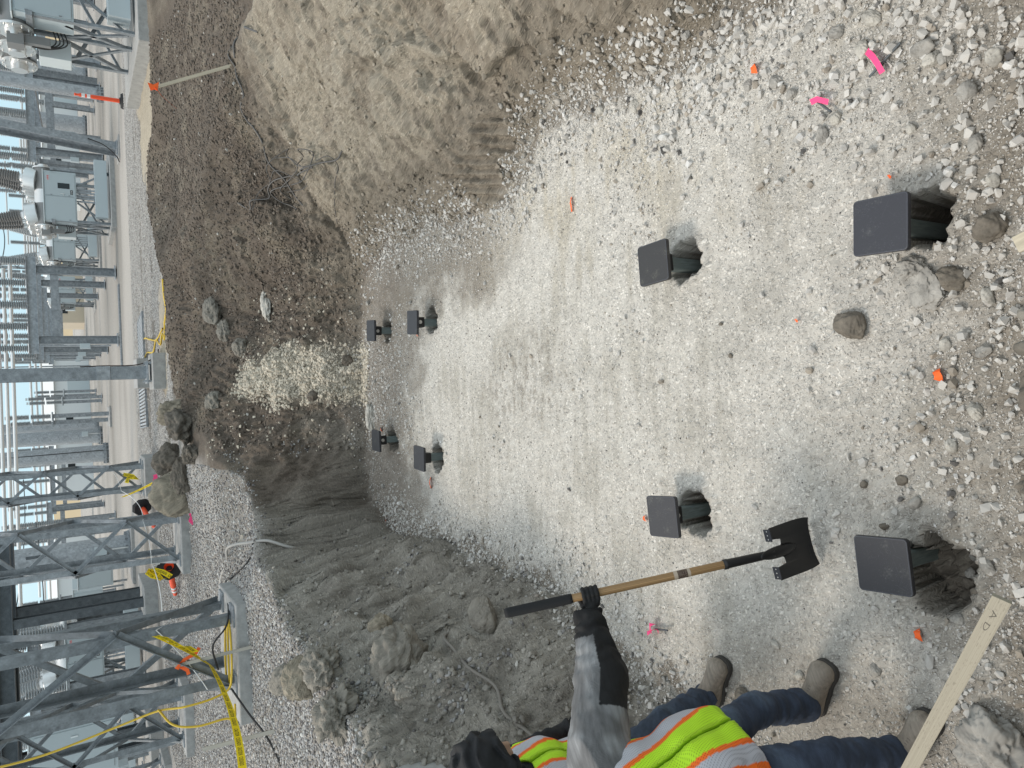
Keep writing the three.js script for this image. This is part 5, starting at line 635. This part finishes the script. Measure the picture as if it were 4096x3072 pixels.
// dark portal frame with the tank it carries
{
  const t = thing('portal_frame', 'dark steel portal frame carrying a pale tank', 'frame', [-5.1, YARD + 0.3, -20.9]);
  for (const z of [0.6, -0.5]) { part('column', hsec([0, 0, z], [0, 2.7, z], 0.22, 0.22, 0.016), steelDark, t); part('column', hsec([-3.6, 0, z], [-3.6, 2.7, z], 0.22, 0.22, 0.016), steelDark, t); part('beam', hsec([1.9, 2.86, z], [-5.2, 2.86, z], 0.3, 0.32, 0.018, Math.PI / 2), steelDark, t); }
  part('tank', rbox(3.0, 1.7, 1.5, 0.14, -1.9, 3.9, 0, 4), paint, t); part('tank_rib', join([-3, -2.3, -1.6, -0.9].map((x) => box(0.06, 1.5, 1.62, x, 3.9, 0))), paintLight, t);
  for (const x of [-2.9, -1.9, -0.9]) { const b = part('bushing', ribbed(1.2, 0.09, 0.07, 16, 0.4).translate(x, 4.75, 0), porcLight, t); part('terminal', cyl(0.03, 0.03, 0.3, x, 6.05, 0, 8), alu, b); }
  pad(-5.5, -4.7, -21.8, -19.9, 0.3, 'tall narrow pier under the dark portal frame'); pad(-9.1, -8.3, -21.8, -19.9, 0.3, 'far narrow pier under the dark portal frame');
}
breaker('circuit_breaker', 'circuit breaker with pale bushings behind the broad lattice tower', [-9.2, YARD, -26], { porc: porcLight }); breaker('circuit_breaker', 'circuit breaker behind the dark portal frame, half hidden by tower bracing', [-14.5, YARD, -31], { porc: porcLight });
// cabinets, insulators and posts that fill the yard beyond the towers
function kiosk(x, z, w, h, d, label, leg = 0.5) { const t = thing('control_cabinet', label, 'cabinet', [x, YARD, z], 0, 'control cabinets in the yard'); part('box', rbox(w, h, d, 0.012, 0, leg + h / 2, 0), paint, t); part('roof', rbox(w + 0.08, 0.03, d + 0.08, 0.008, 0, leg + h + 0.015, 0), paintLight, t); const dr = part('door', rbox(w * 0.86, h * 0.9, 0.02, 0.006, 0, leg + h / 2, d / 2 + 0.012), paintDoor, t); part('handle', box(0.03, 0.12, 0.02, w * 0.3, leg + h / 2, d / 2 + 0.03), alu, dr); for (const a of [-1, 1]) part('leg', box(0.07, leg, 0.07, a * (w / 2 - 0.06), leg / 2, 0), galv, t); return t; }
kiosk(-6.9, -33, 0.9, 1.2, 0.5, 'pale cabinet beside the widest tapered pole'); kiosk(-8.6, -36, 1.0, 1.1, 0.5, 'small cabinet on legs behind the middle lattice tower', 0.8); kiosk(-7.0, -17.2, 1.1, 1.5, 0.7, 'tall grey cabinet behind the broad lattice tower', 1.1); kiosk(-10.5, -22.5, 1.3, 0.5, 0.9, 'low grey cabinet near the far pier', 0.7); kiosk(15.5, -49, 0.8, 1.0, 0.5, 'cabinet among the columns behind the marker post', 0.9); kiosk(10.6, -54, 1.0, 1.4, 0.5, 'pale cabinet behind the second breaker', 0.4);
for (const [x, z] of [[-5.6, -40], [-6.4, -40.6], [-7.4, -41], [-8.2, -43], [-10.2, -44], [-12, -33], [-12.8, -33.6], [-15, -40], [-7.2, -50], [-4.2, -66], [-5.6, -68], [-20, -36], [-17.5, -34]]) insulatorPost(x, z, 2.3 + rr(-0.2, 0.3), rr(2.0, 3.0), { label: 'tall post insulator seen through the lattice towers', group: 'post insulators behind the lattice towers' });
for (const [x, z] of [[9.6, -62], [10.8, -66], [14.5, -57], [16.2, -58], [18.2, -58], [12.4, -50], [16, -45], [17.6, -47], [15.4, -37], [18.6, -52], [21, -66], [23.5, -62], [12.2, -42.6]]) insulatorPost(x, z, 2.4 + rr(-0.2, 0.3), rr(2.2, 3.2), { label: 'tall post insulator behind the orange marker post', group: 'post insulators behind the marker post' });
for (const [x, z, w, n] of [[-10.5, -29, 3, 5], [-18, -33, 4, 6], [-7.6, -62, 4, 5], [16.5, -40, 3, 5], [19, -50, 4, 6]]) busFrame(x, z, w, 2.9, n, x < 0 ? 'bus support frame seen through the lattice towers' : 'bus support frame among the galvanised columns behind the orange marker post', { group: x < 0 ? 'bus supports behind the lattice towers' : 'bus supports behind the marker post', tall: 2 });
for (const [x, z] of [[-6.4, -24], [-7.3, -24.6], [-8.4, -25], [-11.8, -27], [-12.6, -27.5], [-9.4, -31], [-13.8, -36]]) insulatorPost(x, z, 2.0, 2.2, { label: 'tall post insulator seen through the lattice towers', group: 'post insulators behind the lattice towers' });
lattice('lattice_tower', 'slender lattice tower among the cabinets far behind the broad tower', -12.2, -24, 0.6, 0.6, 9, YARD); lattice('lattice_tower', 'slender lattice tower beyond the farthest breaker', 11.5, -70, 0.8, 0.8, 10, YARD);
for (const [a, b] of [[[-12, 6.4, -30], [-4, 5.6, -46]], [[-14, 5.0, -22], [-5.5, 4.9, -40]], [[3, 6.6, -32], [9, 5.9, -44]], [[8.6, 5.7, -32], [14, 6.6, -46]], [[7.2, 5.7, -31.5], [4.8, 6.8, -41]]]) single('overhead_wire', tube(sag(a, b, 8, 0.5).map((p) => p.slice(0, 3)), 0.022, 6, 4), steelDark, 'sagging overhead wire between yard equipment', 'wire', 'overhead jumper wires');
// ---------- far background ----------
function shed(x, z, w, h, d, m, label, roofM) { const t = thing('shed', label, 'building', [x, YARD, z], 0.05); part('wall', box(w, h, d, 0, h / 2, 0), m, t); const s = new THREE.Shape(); s.moveTo(-d / 2 - 0.3, 0); s.lineTo(d / 2 + 0.3, 0); s.lineTo(0, d * 0.12); const r = new THREE.ExtrudeGeometry(s, { depth: w + 0.5, bevelEnabled: false }).rotateY(Math.PI / 2).translate(-w / 2 - 0.25, h + 0.01, 0); part('roof', r, roofM || m, t); part('door', box(w * 0.12, h * 0.62, 0.06, w * 0.2, h * 0.31, d / 2 + 0.02), paint, t); for (const k of [-0.3, -0.05]) part('window', box(w * 0.08, h * 0.2, 0.06, w * k, h * 0.6, d / 2 + 0.02), glassDark, t); return t; }
const shedWhite = std([0.66, 0.68, 0.68], 0.7), shedTan = std([0.55, 0.47, 0.36], 0.8);
shed(-1.5, -92, 16, 3.2, 9, shedWhite, 'long white shed beyond the insulator pedestals'); shed(13, -104, 7, 3.4, 6, shedTan, 'tan shed behind the last bus support frame', shedWhite); shed(30, -95, 14, 3.4, 8, shedWhite, 'white shed far behind the marker post'); shed(-24, -100, 18, 3.8, 9, shedWhite, 'white shed far behind the lattice towers');
{ const t = thing('freight_container', 'rust red freight container beside the white shed', 'container', [2.2, YARD, -116]); part('box', box(3.2, 2.3, 2.4, 0, 1.2, 0), std([0.32, 0.08, 0.05], 0.7), t); part('corrugation', join(Array.from({ length: 12 }, (_, k) => box(0.12, 2.1, 0.06, -1.45 + k * 0.26, 1.2, 1.22))), std([0.36, 0.09, 0.06], 0.7), t); }
{ const g = new THREE.PlaneGeometry(1600, 300, 90, 16).rotateX(-Math.PI / 2), p = g.attributes.position; for (let i = 0; i < p.count; i++) { const x = p.getX(i), z = p.getZ(i); p.setY(i, Math.max(-2, (10 + 7 * n3(x * 0.004, 1, 2) + 3 * n3(x * 0.012, z * 0.01, 5)) * sst(150, -60, z)) - 1); } g.computeVertexNormals(); g.translate(0, YARD, -520); struct('hill', g, std([0.42, 0.33, 0.20], 0.95)); }
{ const t = thing('light_mast', 'slim mast with two floodlights above the bus pipes', 'mast', [3.5, YARD, -80]); part('mast', cyl(0.08, 0.06, 9, 0, 4.5, 0, 10), galv, t); for (const s of [-1, 1]) part('floodlight', box(0.7, 0.28, 0.4, s * 0.6, 9, 0), steelDark, t); }
// ---------- things lying in the yard ----------
function grate(x0, x1, z0, z1, label, ry) { const t = thing('steel_grating', label, 'grating', [(x0 + x1) / 2, YARD + 0.035, (z0 + z1) / 2], ry || 0, 'steel trench gratings'); const w = x1 - x0, d = z1 - z0; part('frame', join([box(w, 0.05, 0.03, 0, 0, d / 2), box(w, 0.05, 0.03, 0, 0, -d / 2), box(0.03, 0.05, d - 0.03, -w / 2 + 0.015, 0, 0), box(0.03, 0.05, d - 0.03, w / 2 - 0.015, 0, 0)]), galv, t); const n = Math.floor(w / 0.09), g = box(0.05, 0.04, d - 0.04); for (let k = 1; k < n; k++) part('slat', g, galvLight, t).position.x = -w / 2 + k * w / n; return t; }
grate(0.95, 2.2, -21.9, -20.4, 'steel grating between the two piers and the yellow cord', 0.1); grate(-0.75, 0.35, -22.3, -20.4, 'steel grating next to the rear pier, a scrap of yellow tape on it', 0.05); grate(1.3, 4.3, -30.2, -29.8, 'long narrow steel strip before the first bus support frame');
function marker(name, label, pos, rot) {
  const t = thing(name, label, 'marker post', pos, 0, 'orange marker posts'); const oct = []; for (let k = 0; k < 8; k++) oct.push([Math.cos(k * Math.PI / 4 + 0.39), Math.sin(k * Math.PI / 4 + 0.39)]);
  part('base', join([new THREE.CylinderGeometry(0.20, 0.24, 0.07, 8).translate(0, 0.035, 0), new THREE.CylinderGeometry(0.09, 0.10, 0.03, 16).translate(0, 0.085, 0)]), rubberM, t); part('socket', new THREE.CylinderGeometry(0.05, 0.085, 0.10, 18, 1, true).translate(0, -0.03, 0), orangeM, t); part('post', lathe([[0.0, 0.06], [0.055, 0.06], [0.058, 0.1], [0.052, 0.72], [0.056, 0.73], [0.056, 0.75], [0.048, 0.78], [0.048, 1.04], [0.03, 1.08], [0.028, 1.12], [0.04, 1.16], [0.032, 1.18], [0, 1.18]], 18), orangeM, t);
  for (const y of [0.80, 0.93]) part('reflective_band', new THREE.CylinderGeometry(0.0495, 0.0505, 0.08, 18, 1, true).translate(0, y + 0.04, 0), white, t); if (rot) t.rotation.set(...rot); return t;
}
marker('marker_post', 'orange marker post standing upright on the gravel', [9.05, YARD, -24.3]).scale.setScalar(1.08); marker('marker_post', 'orange marker post lying before the middle tower, black base tipped towards the pit', [-3.17, YARD + 0.22, -14.72]).quaternion.setFromUnitVectors(V(0, 1, 0), V(-0.62, -0.15, -0.77).normalize()); marker('marker_post', 'orange marker post tipped over between the slim and middle towers', [-2.72, YARD + 0.24, -20.3]).quaternion.setFromUnitVectors(V(0, 1, 0), V(-0.35, -0.16, 0.9).normalize());
// stakes and lath
function stake(name, a, b, w, d, m, label, extra) { const t = thing(name, label, 'stake', a, 0); const bb = sub(b, a); part('lath', bar([0, 0, 0], bb, w, d), m, t); extra?.(t, bb); return t; }
const strip = (pts, w, m, dir = [0, 1, 0]) => { const P = [], I = [], U = []; pts.forEach((p, i) => { const tg = nrm(sub(pts[Math.min(i + 1, pts.length - 1)], pts[Math.max(i - 1, 0)])), d0 = p[3] ? [Math.cos(p[3]) * dir[0] + Math.sin(p[3]) * 0.7, Math.cos(p[3]) * dir[1], Math.cos(p[3]) * dir[2] + Math.sin(p[3]) * 0.7] : dir, s = nrm(sub(d0, tg.map((v) => v * dot(d0, tg)))); P.push(...add(p.slice(0, 3), s, w / 2), ...add(p.slice(0, 3), s, -w / 2)); U.push(i, 0, i, 1); if (i) { const k = i * 2; I.push(k - 2, k - 1, k, k - 1, k + 1, k); } }); const g = new THREE.BufferGeometry(); g.setAttribute('position', new THREE.Float32BufferAttribute(P, 3)); g.setAttribute('uv', new THREE.Float32BufferAttribute(U, 2)); g.setIndex(I); g.computeVertexNormals(); return g; };
stake('survey_stake', [4.05, 1.38, -9.05], [3.72, 2.29, -9.4], 0.038, 0.012, lathM, 'wooden survey stake tied with orange ribbon on the tan bank', (t, b) => { part('ribbon', join([strip([add(b, [-0.03, 0, 0.02]), add(b, [0.03, 0.03, 0.03]), add(b, [0.05, -0.03, 0.03]), add(b, [-0.03, -0.01, 0.03])], 0.07, ribbonO), strip([add(b, [0, -0.02, 0.03]), add(b, [-0.10, -0.08, 0.05]), add(b, [-0.17, -0.17, 0.05]), add(b, [-0.23, -0.24, 0.06])], 0.03, ribbonO, [0, 0.6, 0.8])]), ribbonO, t); });
stake('survey_stake', [-2.86, 1.42, -8.50], [-3.01, 2.38, -8.85], 0.036, 0.012, lathGrey, 'grey survey stake tied with orange ribbon before the broad tower', (t, b) => { part('ribbon', join([strip([add(b, [0.0, -0.05, 0.02]), add(b, [0.06, -0.10, 0.03]), add(b, [0.10, -0.22, 0.03]), add(b, [0.16, -0.26, 0.03])], 0.04, ribbonO), strip([add(b, [0, -0.05, 0.02]), add(b, [-0.07, -0.13, 0.02]), add(b, [-0.12, -0.14, 0.02])], 0.04, ribbonO), strip([add(b, [-0.03, -0.02, 0.02]), add(b, [0.04, -0.07, 0.03]), add(b, [-0.02, -0.08, 0.03])], 0.05, ribbonO)]), ribbonO, t); });
stake('survey_stake', [-3.46, 1.52, -7.56], [-3.57, 2.25, -7.85], 0.040, 0.012, lathGrey, 'grey survey stake crossed by caution tape near the rim footing', (t, b) => { const m = print2d(256, 64, (c) => { c.fillStyle = '#b5ab97'; c.fillRect(0, 0, 256, 64); c.fillStyle = '#2a2620'; c.font = 'bold 40px sans-serif'; c.fillText('P  NORTH', 10, 46); }); });
{ const a = [-0.50, 1.585, -0.745], b = [-1.15, 1.33, -1.13], t = thing('wooden_lath', 'long wooden lath with pencilled letters lying from the edge above the pit', 'lath', a); const m = print2d(512, 64, (c) => { c.fillStyle = '#98907f'; c.fillRect(0, 0, 512, 64); for (let k = 0; k < 40; k++) { c.strokeStyle = `rgba(90,82,66,${0.08 + 0.12 * rnd()})`; c.beginPath(); const y = rnd() * 64; c.moveTo(0, y); c.bezierCurveTo(170, y + rr(-8, 8), 340, y + rr(-8, 8), 512, y + rr(-5, 5)); c.stroke(); } c.fillStyle = '#2b2722'; c.strokeStyle = '#3a342c'; c.lineWidth = 2.2; c.setTransform(0.8, 0.06, -0.05, 0.75, 10, 6); c.beginPath(); c.moveTo(22, 46); c.lineTo(30, 20); c.lineTo(40, 45); c.moveTo(25, 37); c.lineTo(38, 35); c.moveTo(58, 22); c.lineTo(56, 47); c.moveTo(55, 23); c.bezierCurveTo(82, 20, 78, 48, 55, 46); c.stroke(); c.setTransform(1, 0, 0, 1, 0, 0); for (let k = 0; k < 260; k++) { c.fillStyle = `rgba(70,60,48,${0.1 + 0.2 * rnd()})`; c.fillRect(rnd() * 512, rnd() * 64, 1 + rnd() * 6, 1 + rnd() * 2); } });
  const L = dist3(a, b), d = nrm(sub(b, a)), n = nrm([0.25, 0.85, 0.45]), n2 = nrm(sub(n, d.map((v) => v * dot(n, d)))), s = cross(n2, d); const g = new THREE.BoxGeometry(L, 0.036, 0.009).translate(L / 2, 0, 0); g.applyMatrix4(new THREE.Matrix4().makeBasis(V(...d), V(...s), V(...n2))); part('lath', g, m, t); }
{ const t = thing('wooden_lath', 'short end of a wooden lath poking over the edge of the pit', 'lath', [0.215, 1.60, -0.665]); part('lath', rbox(0.036, 0.012, 0.26, 0.002, 0.03, 0, 0.12).rotateY(0.35), lathM, t); }
{ const a = [-1.80, 1.40, -9.65], b = [-2.52, 1.50, -10.45]; single('wooden_batten', bar([a[0], a[1] + 0.03, a[2]], [b[0], b[1] + 0.03, b[2]], 0.06, 0.03), lathGrey, 'weathered batten lying on the gravel rim beside the stranded cable', 'batten'); }
// caution tape
const tapeM = print2d(1024, 64, (c) => { c.fillStyle = '#f2d40c'; c.fillRect(0, 0, 1024, 64); c.fillStyle = '#17150c'; c.font = 'bold 46px sans-serif'; c.fillText('CAUTION   CUIDADO   CAUTION   CUIDADO', 8, 49, 1010); }); tapeM.side = THREE.DoubleSide; tapeM.map.wrapS = THREE.RepeatWrapping; tapeM.map.repeat.set(0.18, 1);
single('caution_tape', [strip(sag([-2.62, 2.55, -8.86], [-3.05, 2.02, -8.72], 14, 0.02, 0.9), 0.075), strip(sag([-3.05, 2.02, -8.72], [-3.62, 2.12, -6.5], 22, 0.10, -1.2, 0.9), 0.075)], tapeM, 'yellow caution tape strung from the broad tower past two stakes', 'tape');
single('caution_tape', [strip([[-2.62, 2.56, -8.82, 0.1], [-2.66, 2.46, -8.78, 0.4], [-2.74, 2.38, -8.76, 1.0], [-2.78, 2.25, -8.74, 0.5], [-2.86, 2.17, -8.72, 0.2]], 0.08)], tapeM, 'loose tail of caution tape hanging at the broad tower knot', 'tape');
single('caution_tape', [strip([[-2.90, 2.30, -13.62], [-2.87, 2.18, -13.5], [-2.93, 2.05, -13.42], [-3.02, 1.93, -13.35]], 0.09), strip([[-2.92, 2.28, -13.55], [-3.0, 2.2, -13.5], [-3.05, 2.08, -13.42], [-3.02, 1.98, -13.3]], 0.08), strip([[-2.9, 2.26, -13.6], [-2.98, 2.12, -13.55], [-3.08, 2.06, -13.5]], 0.07)], tapeM, 'crumpled tails of caution tape hanging beside the tipped black base', 'tape');
single('caution_tape', [strip(sag([-2.25, 2.33, -18.9], [-1.85, 1.78, -17.6], 10, 0.03, 0.5), 0.08)], tapeM, 'straight run of caution tape from the slim tower down to a pink ribbon', 'tape');
single('caution_tape', [strip([[-1.72, 2.3, -18.9], [-1.78, 2.1, -18.86], [-1.86, 2.0, -18.84], [-1.8, 2.2, -18.8], [-1.92, 2.24, -18.8]], 0.09)], tapeM, 'knot of caution tape on the slim tower', 'tape');
single('tape_scrap', [strip([[0.15, 1.68, -20.8], [-0.1, 1.69, -20.75], [-0.3, 1.68, -20.9], [-0.5, 1.675, -20.8]], 0.09, null, [0.1, 0.1, 1])], yellowM, 'scrap of yellow tape lying on a steel grating', 'tape');
for (const [x, y, z, l] of [[-1.84, 1.72, -17.5, 'pink ribbon scrap at the end of the straight caution tape'], [-1.5, 1.66, -17.2, 'pink ribbon scrap in front of the slim tower footing'], [-2.05, 1.63, -12.6, 'pink ribbon scrap below the peaked soil block']]) single('ribbon_scrap', strip([[x, y, z], [x + 0.06, y + 0.05, z + 0.02], [x + 0.12, y + 0.02, z], [x + 0.18, y + 0.04, z + 0.02]], 0.08), ribbonP, l, 'ribbon');
// cords, cables and string
const lay = (xz, r, dy = 0) => xz.map(([x, z]) => [x, gy(x, z) + r + dy, z]);
single('extension_cord', tube([[-3.9, 4.6, -9.6], [-3.85, 3.73, -9.4], [-3.66, 2.95, -9.2], [-3.52, 2.55, -9.0], [-3.45, 2.3, -8.75], [-3.42, 2.0, -8.72], [-3.36, 1.84, -8.72], [-3.2, 1.81, -8.68], [-2.7, 1.81, -8.66], [-2.58, 1.81, -8.75], [-2.7, 1.81, -8.82], [-3.1, 1.82, -8.78], [-3.35, 1.81, -8.85], [-3.4, 1.81, -9.0], [-3.1, 1.81, -9.05], [-2.65, 1.81, -8.95]], 0.0125, 7, 14), yellowM, 'yellow extension cord hanging from the broad tower and coiled on its footing', 'cord');
single('extension_cord', tube([[-3.5, 2.55, -8.98], [-3.62, 2.42, -8.75], [-3.66, 2.2, -8.65], [-3.64, 1.9, -8.6], [-3.66, 1.82, -8.58], [-3.50, 1.80, -8.6]], 0.0125, 7, 12), yellowM, 'yellow cord loop dropping to the corner of the stained footing', 'cord');
single('extension_cord', tube(lay([[1.55, -15.7], [1.2, -15.9], [1.35, -16.3], [1.15, -16.6], [1.3, -17.4], [1.1, -18.3], [1.15, -19.6], [1.1, -20.8], [1.4, -21.2], [1.55, -20.4], [1.42, -18.8], [1.3, -17.2], [1.45, -16.2]], 0.018), 0.018, 7, 12), yellowM, 'yellow cord looped on the sand beside the square pier', 'cord');
single('extension_cord', tube(lay([[2.3, -15.1], [2.0, -15.15], [1.75, -15.3], [1.6, -15.5], [1.5, -15.75]], 0.02), 0.02, 7, 12), yellowM, 'folded yellow cord lying along the crest of the slope', 'cord');
const knot = [[-1.55, 2.55, -18.9], [-2.1, 2.35, -18.87], [-2.06, 2.30, -13.58], [-2.80, 2.20, -13.58], [-2.84, 2.18, -13.6], [-2.6, 2.42, -9.53], [-2.56, 2.55, -8.83], [-3.35, 2.05, -8.83]];
single('string_line', [0, 1, 2, 3, 4, 5, 6].map((k) => tube(sag(knot[k], knot[k + 1], 8, k % 2 ? 0.12 : 0.03).map((p) => p.slice(0, 3)), 0.006, 5, 3)), white, 'white string tied from tower to tower along the rim', 'string');
single('stranded_cable', tube([[-3.0, 1.9, -10.2], [-2.84, 1.62, -10.6], [-2.53, 1.60, -10.5], [-2.22, 1.56, -10.2], [-1.99, 1.62, -9.8], [-1.82, 1.64, -9.2], [-1.70, 1.56, -8.6], [-1.66, 1.42, -8.35], [-1.72, 1.26, -8.2], [-1.78, 1.10, -8.15]], 0.018, 7, 10), std([0.35, 0.34, 0.32], 0.6, 0.2), 'pale stranded cable arching over the gravel rim into the bank', 'cable');
single('stranded_cable', tube(lay([[-1.70, -8.48], [-1.89, -8.89], [-2.12, -9.33], [-2.35, -9.75], [-2.42, -9.95]], 0.012).concat([[-2.62, 1.86, -8.62], [-2.8, 2.0, -8.64], [-3.1, 1.95, -8.68]]), 0.011, 6, 10), cableM, 'black stranded cable running from the bank up across the stained footing', 'cable');
single('stranded_cable', tube([[-3.3, 1.84, -8.55], [-3.5, 1.72, -8.2], [-3.6, 1.64, -7.9], [-3.7, gy(-3.7, -7.5) + 0.01, -7.5], [-3.75, gy(-3.75, -7.1) + 0.01, -7.1]], 0.012, 6, 10), cableM, 'black cable trailing over the gravel off the stained footing', 'cable');
single('rope', tube(lay([[-2.02, -5.45], [-2.0, -5.3], [-1.98, -5.11], [-2.0, -4.88], [-2.08, -4.68], [-2.16, -4.44], [-2.25, -4.2], [-2.36, -4.03], [-2.5, -3.8]], 0.012, 0.015), 0.012, 8, 10), ropeM, 'dirty rope lying down the grey bank beside the largest soil block', 'rope');
single('wire_cable', tube(lay([[4.33, -9.0], [4.12, -9.0], [3.99, -9.0], [3.85, -8.97], [3.65, -8.96], [3.52, -9.06], [3.36, -9.07], [3.30, -9.0], [3.10, -8.92], [2.87, -9.0], [2.68, -8.97], [2.50, -9.0], [2.28, -8.88]], 0.010, 0.012), 0.011, 6, 10), wireM, 'grey stranded cable hanging down the tan bank into the wire tangle', 'cable');
single('wire_cable', tube(lay([[4.01, -8.82], [4.13, -8.7], [4.28, -8.73], [4.24, -8.51], [4.07, -8.15], [3.92, -7.89]], 0.012, 0.01), 0.012, 6, 10), wireM, 'short cable end bent over the top edge of the tan bank', 'cable');
{ const t = thing('wire_tangle', 'tangle of loose grey wires on the tan bank', 'wire', [2.55, 0.8, -8.6]); const w = (pts, r, up) => part('wire', tube(pts.map(([x, z], i) => [x - 2.55, gy(x, z) + r + up * Math.sin(i * 1.3 + 0.5) ** 2 - 0.8 + 0.01, z + 8.6]), r, 5, 8), wireM, t);
  w([[2.57, -7.36], [2.54, -7.58], [2.55, -7.8], [2.53, -8.0], [2.68, -8.7], [2.68, -9.12], [2.62, -9.34], [2.54, -9.41], [2.51, -9.55], [2.44, -9.63], [2.53, -10.0], [2.64, -10.2]], 0.010, 0.06); w([[2.52, -7.88], [2.50, -8.11], [2.60, -8.8], [2.57, -9.27], [2.47, -9.28], [2.40, -9.16], [2.31, -8.96]], 0.009, 0.08); w([[2.71, -9.2], [2.81, -8.93], [2.95, -8.65], [2.86, -8.57], [2.64, -8.29], [2.65, -8.8], [2.56, -9.12], [2.48, -9.15], [2.42, -9.08]], 0.006, 0.12); w([[2.53, -7.88], [2.56, -8.02], [2.73, -8.21], [2.73, -7.96], [2.67, -7.84], [2.55, -7.88], [2.45, -8.1], [2.59, -8.81]], 0.006, 0.10); w([[2.58, -7.83], [2.6, -7.68], [2.5, -7.65], [2.36, -7.71], [2.19, -8.03], [2.08, -8.6]], 0.005, 0.04); w([[2.9, -8.9], [2.75, -8.4], [2.6, -8.3], [2.5, -8.6], [2.55, -9.1]], 0.005, 0.1); w([[2.4, -9.6], [2.6, -9.5], [2.7, -9.3], [2.75, -8.9], [2.6, -8.7]], 0.005, 0.12); }
// survey nails with ribbon, and scraps of tape on the pit floor
function nail(a, b, m, lab, rib) { const t = thing('survey_nail', lab, 'survey nail', [a[0], gy(a[0], a[1]) + 0.02, a[1]]); const e = [b[0] - a[0], 0.015, b[1] - a[1]]; part('nail', rod([0, 0, 0], e, 0.006, 0.006, 8), steelDark, t); part('ribbon', join(rib.map((p) => strip(p, 0.030, null, [0.3, 0.3, 1]))), m, t); }
nail([-1.66, -3.53], [-1.63, -3.40], ribbonP, 'nail with a crumpled pink ribbon near the boots', [[[-0.04, 0.02, -0.06], [-0.02, 0.03, -0.02], [0.01, 0.02, 0.02], [0.0, 0.03, 0.06]], [[-0.03, 0.015, -0.03], [0.03, 0.03, -0.02], [0.04, 0.02, 0.02]]]);
nail([1.37, -1.92], [1.46, -1.76], ribbonP, 'nail with a long pink ribbon on the rubble', [[[0.12, 0.012, 0.0], [0.07, 0.03, 0.04], [0.03, 0.03, 0.06], [-0.01, 0.012, 0.07]]]);
nail([1.37, -2.21], [1.27, -2.11], ribbonP, 'nail with a short pink ribbon beside a squarish stone', [[[-0.02, 0.03, 0.0], [-0.02, 0.035, 0.04], [-0.05, 0.02, 0.09]]]);
[[1.67, -2.57, 0.05, 'orange tape scrap among the rubble at the foot of the tan bank'], [1.33, -4.27, 0.03, 'thin orange tape strip on the pale floor', 0.11], [-0.94, -3.61, 0.035, 'orange tape scrap behind the dusty pile cap'], [-1.22, -1.80, 0.045, 'orange scrap between the lath and the rock filled hole'], [0.31, -1.69, 0.035, 'orange scrap beside the flat slab'], [-0.04, -1.67, 0.05, 'orange scrap on the brown soil of the floor before the brown stone'], [-0.49, -8.33, 0.05, 'orange tape at the pile cap by the long white chunk'], [-1.02, -6.96, 0.05, 'orange tape strip on the floor beside a pile cap', 0.12], [0.27, -2.37, 0.018, 'tiny orange scrap behind the brown stone'], [0.88, -1.84, 0.018, 'tiny orange scrap next to the scratched pile cap'], [0.58, -7.13, 0.03, 'orange fleck in the soil by a pile cap'], [-1.62, -8.3, 0.03, 'orange fleck at the foot of the grey bank']].forEach(([x, z, r, l, len]) => { const y = gy(x, z); single('tape_scrap', strip([[x - (len || r) / 2, y + 0.012, z], [x - r * 0.1, y + 0.03 * Math.min(1, r / 0.04), z + r * 0.2], [x + r * 0.3, y + 0.02, z - r * 0.1], [x + (len || r) / 2, y + 0.014, z + r * 0.2]], r * 0.8, null, [0.2, 0.3, 1]), ribbonO, l, 'tape'); });
renderer.render(scene, camera);
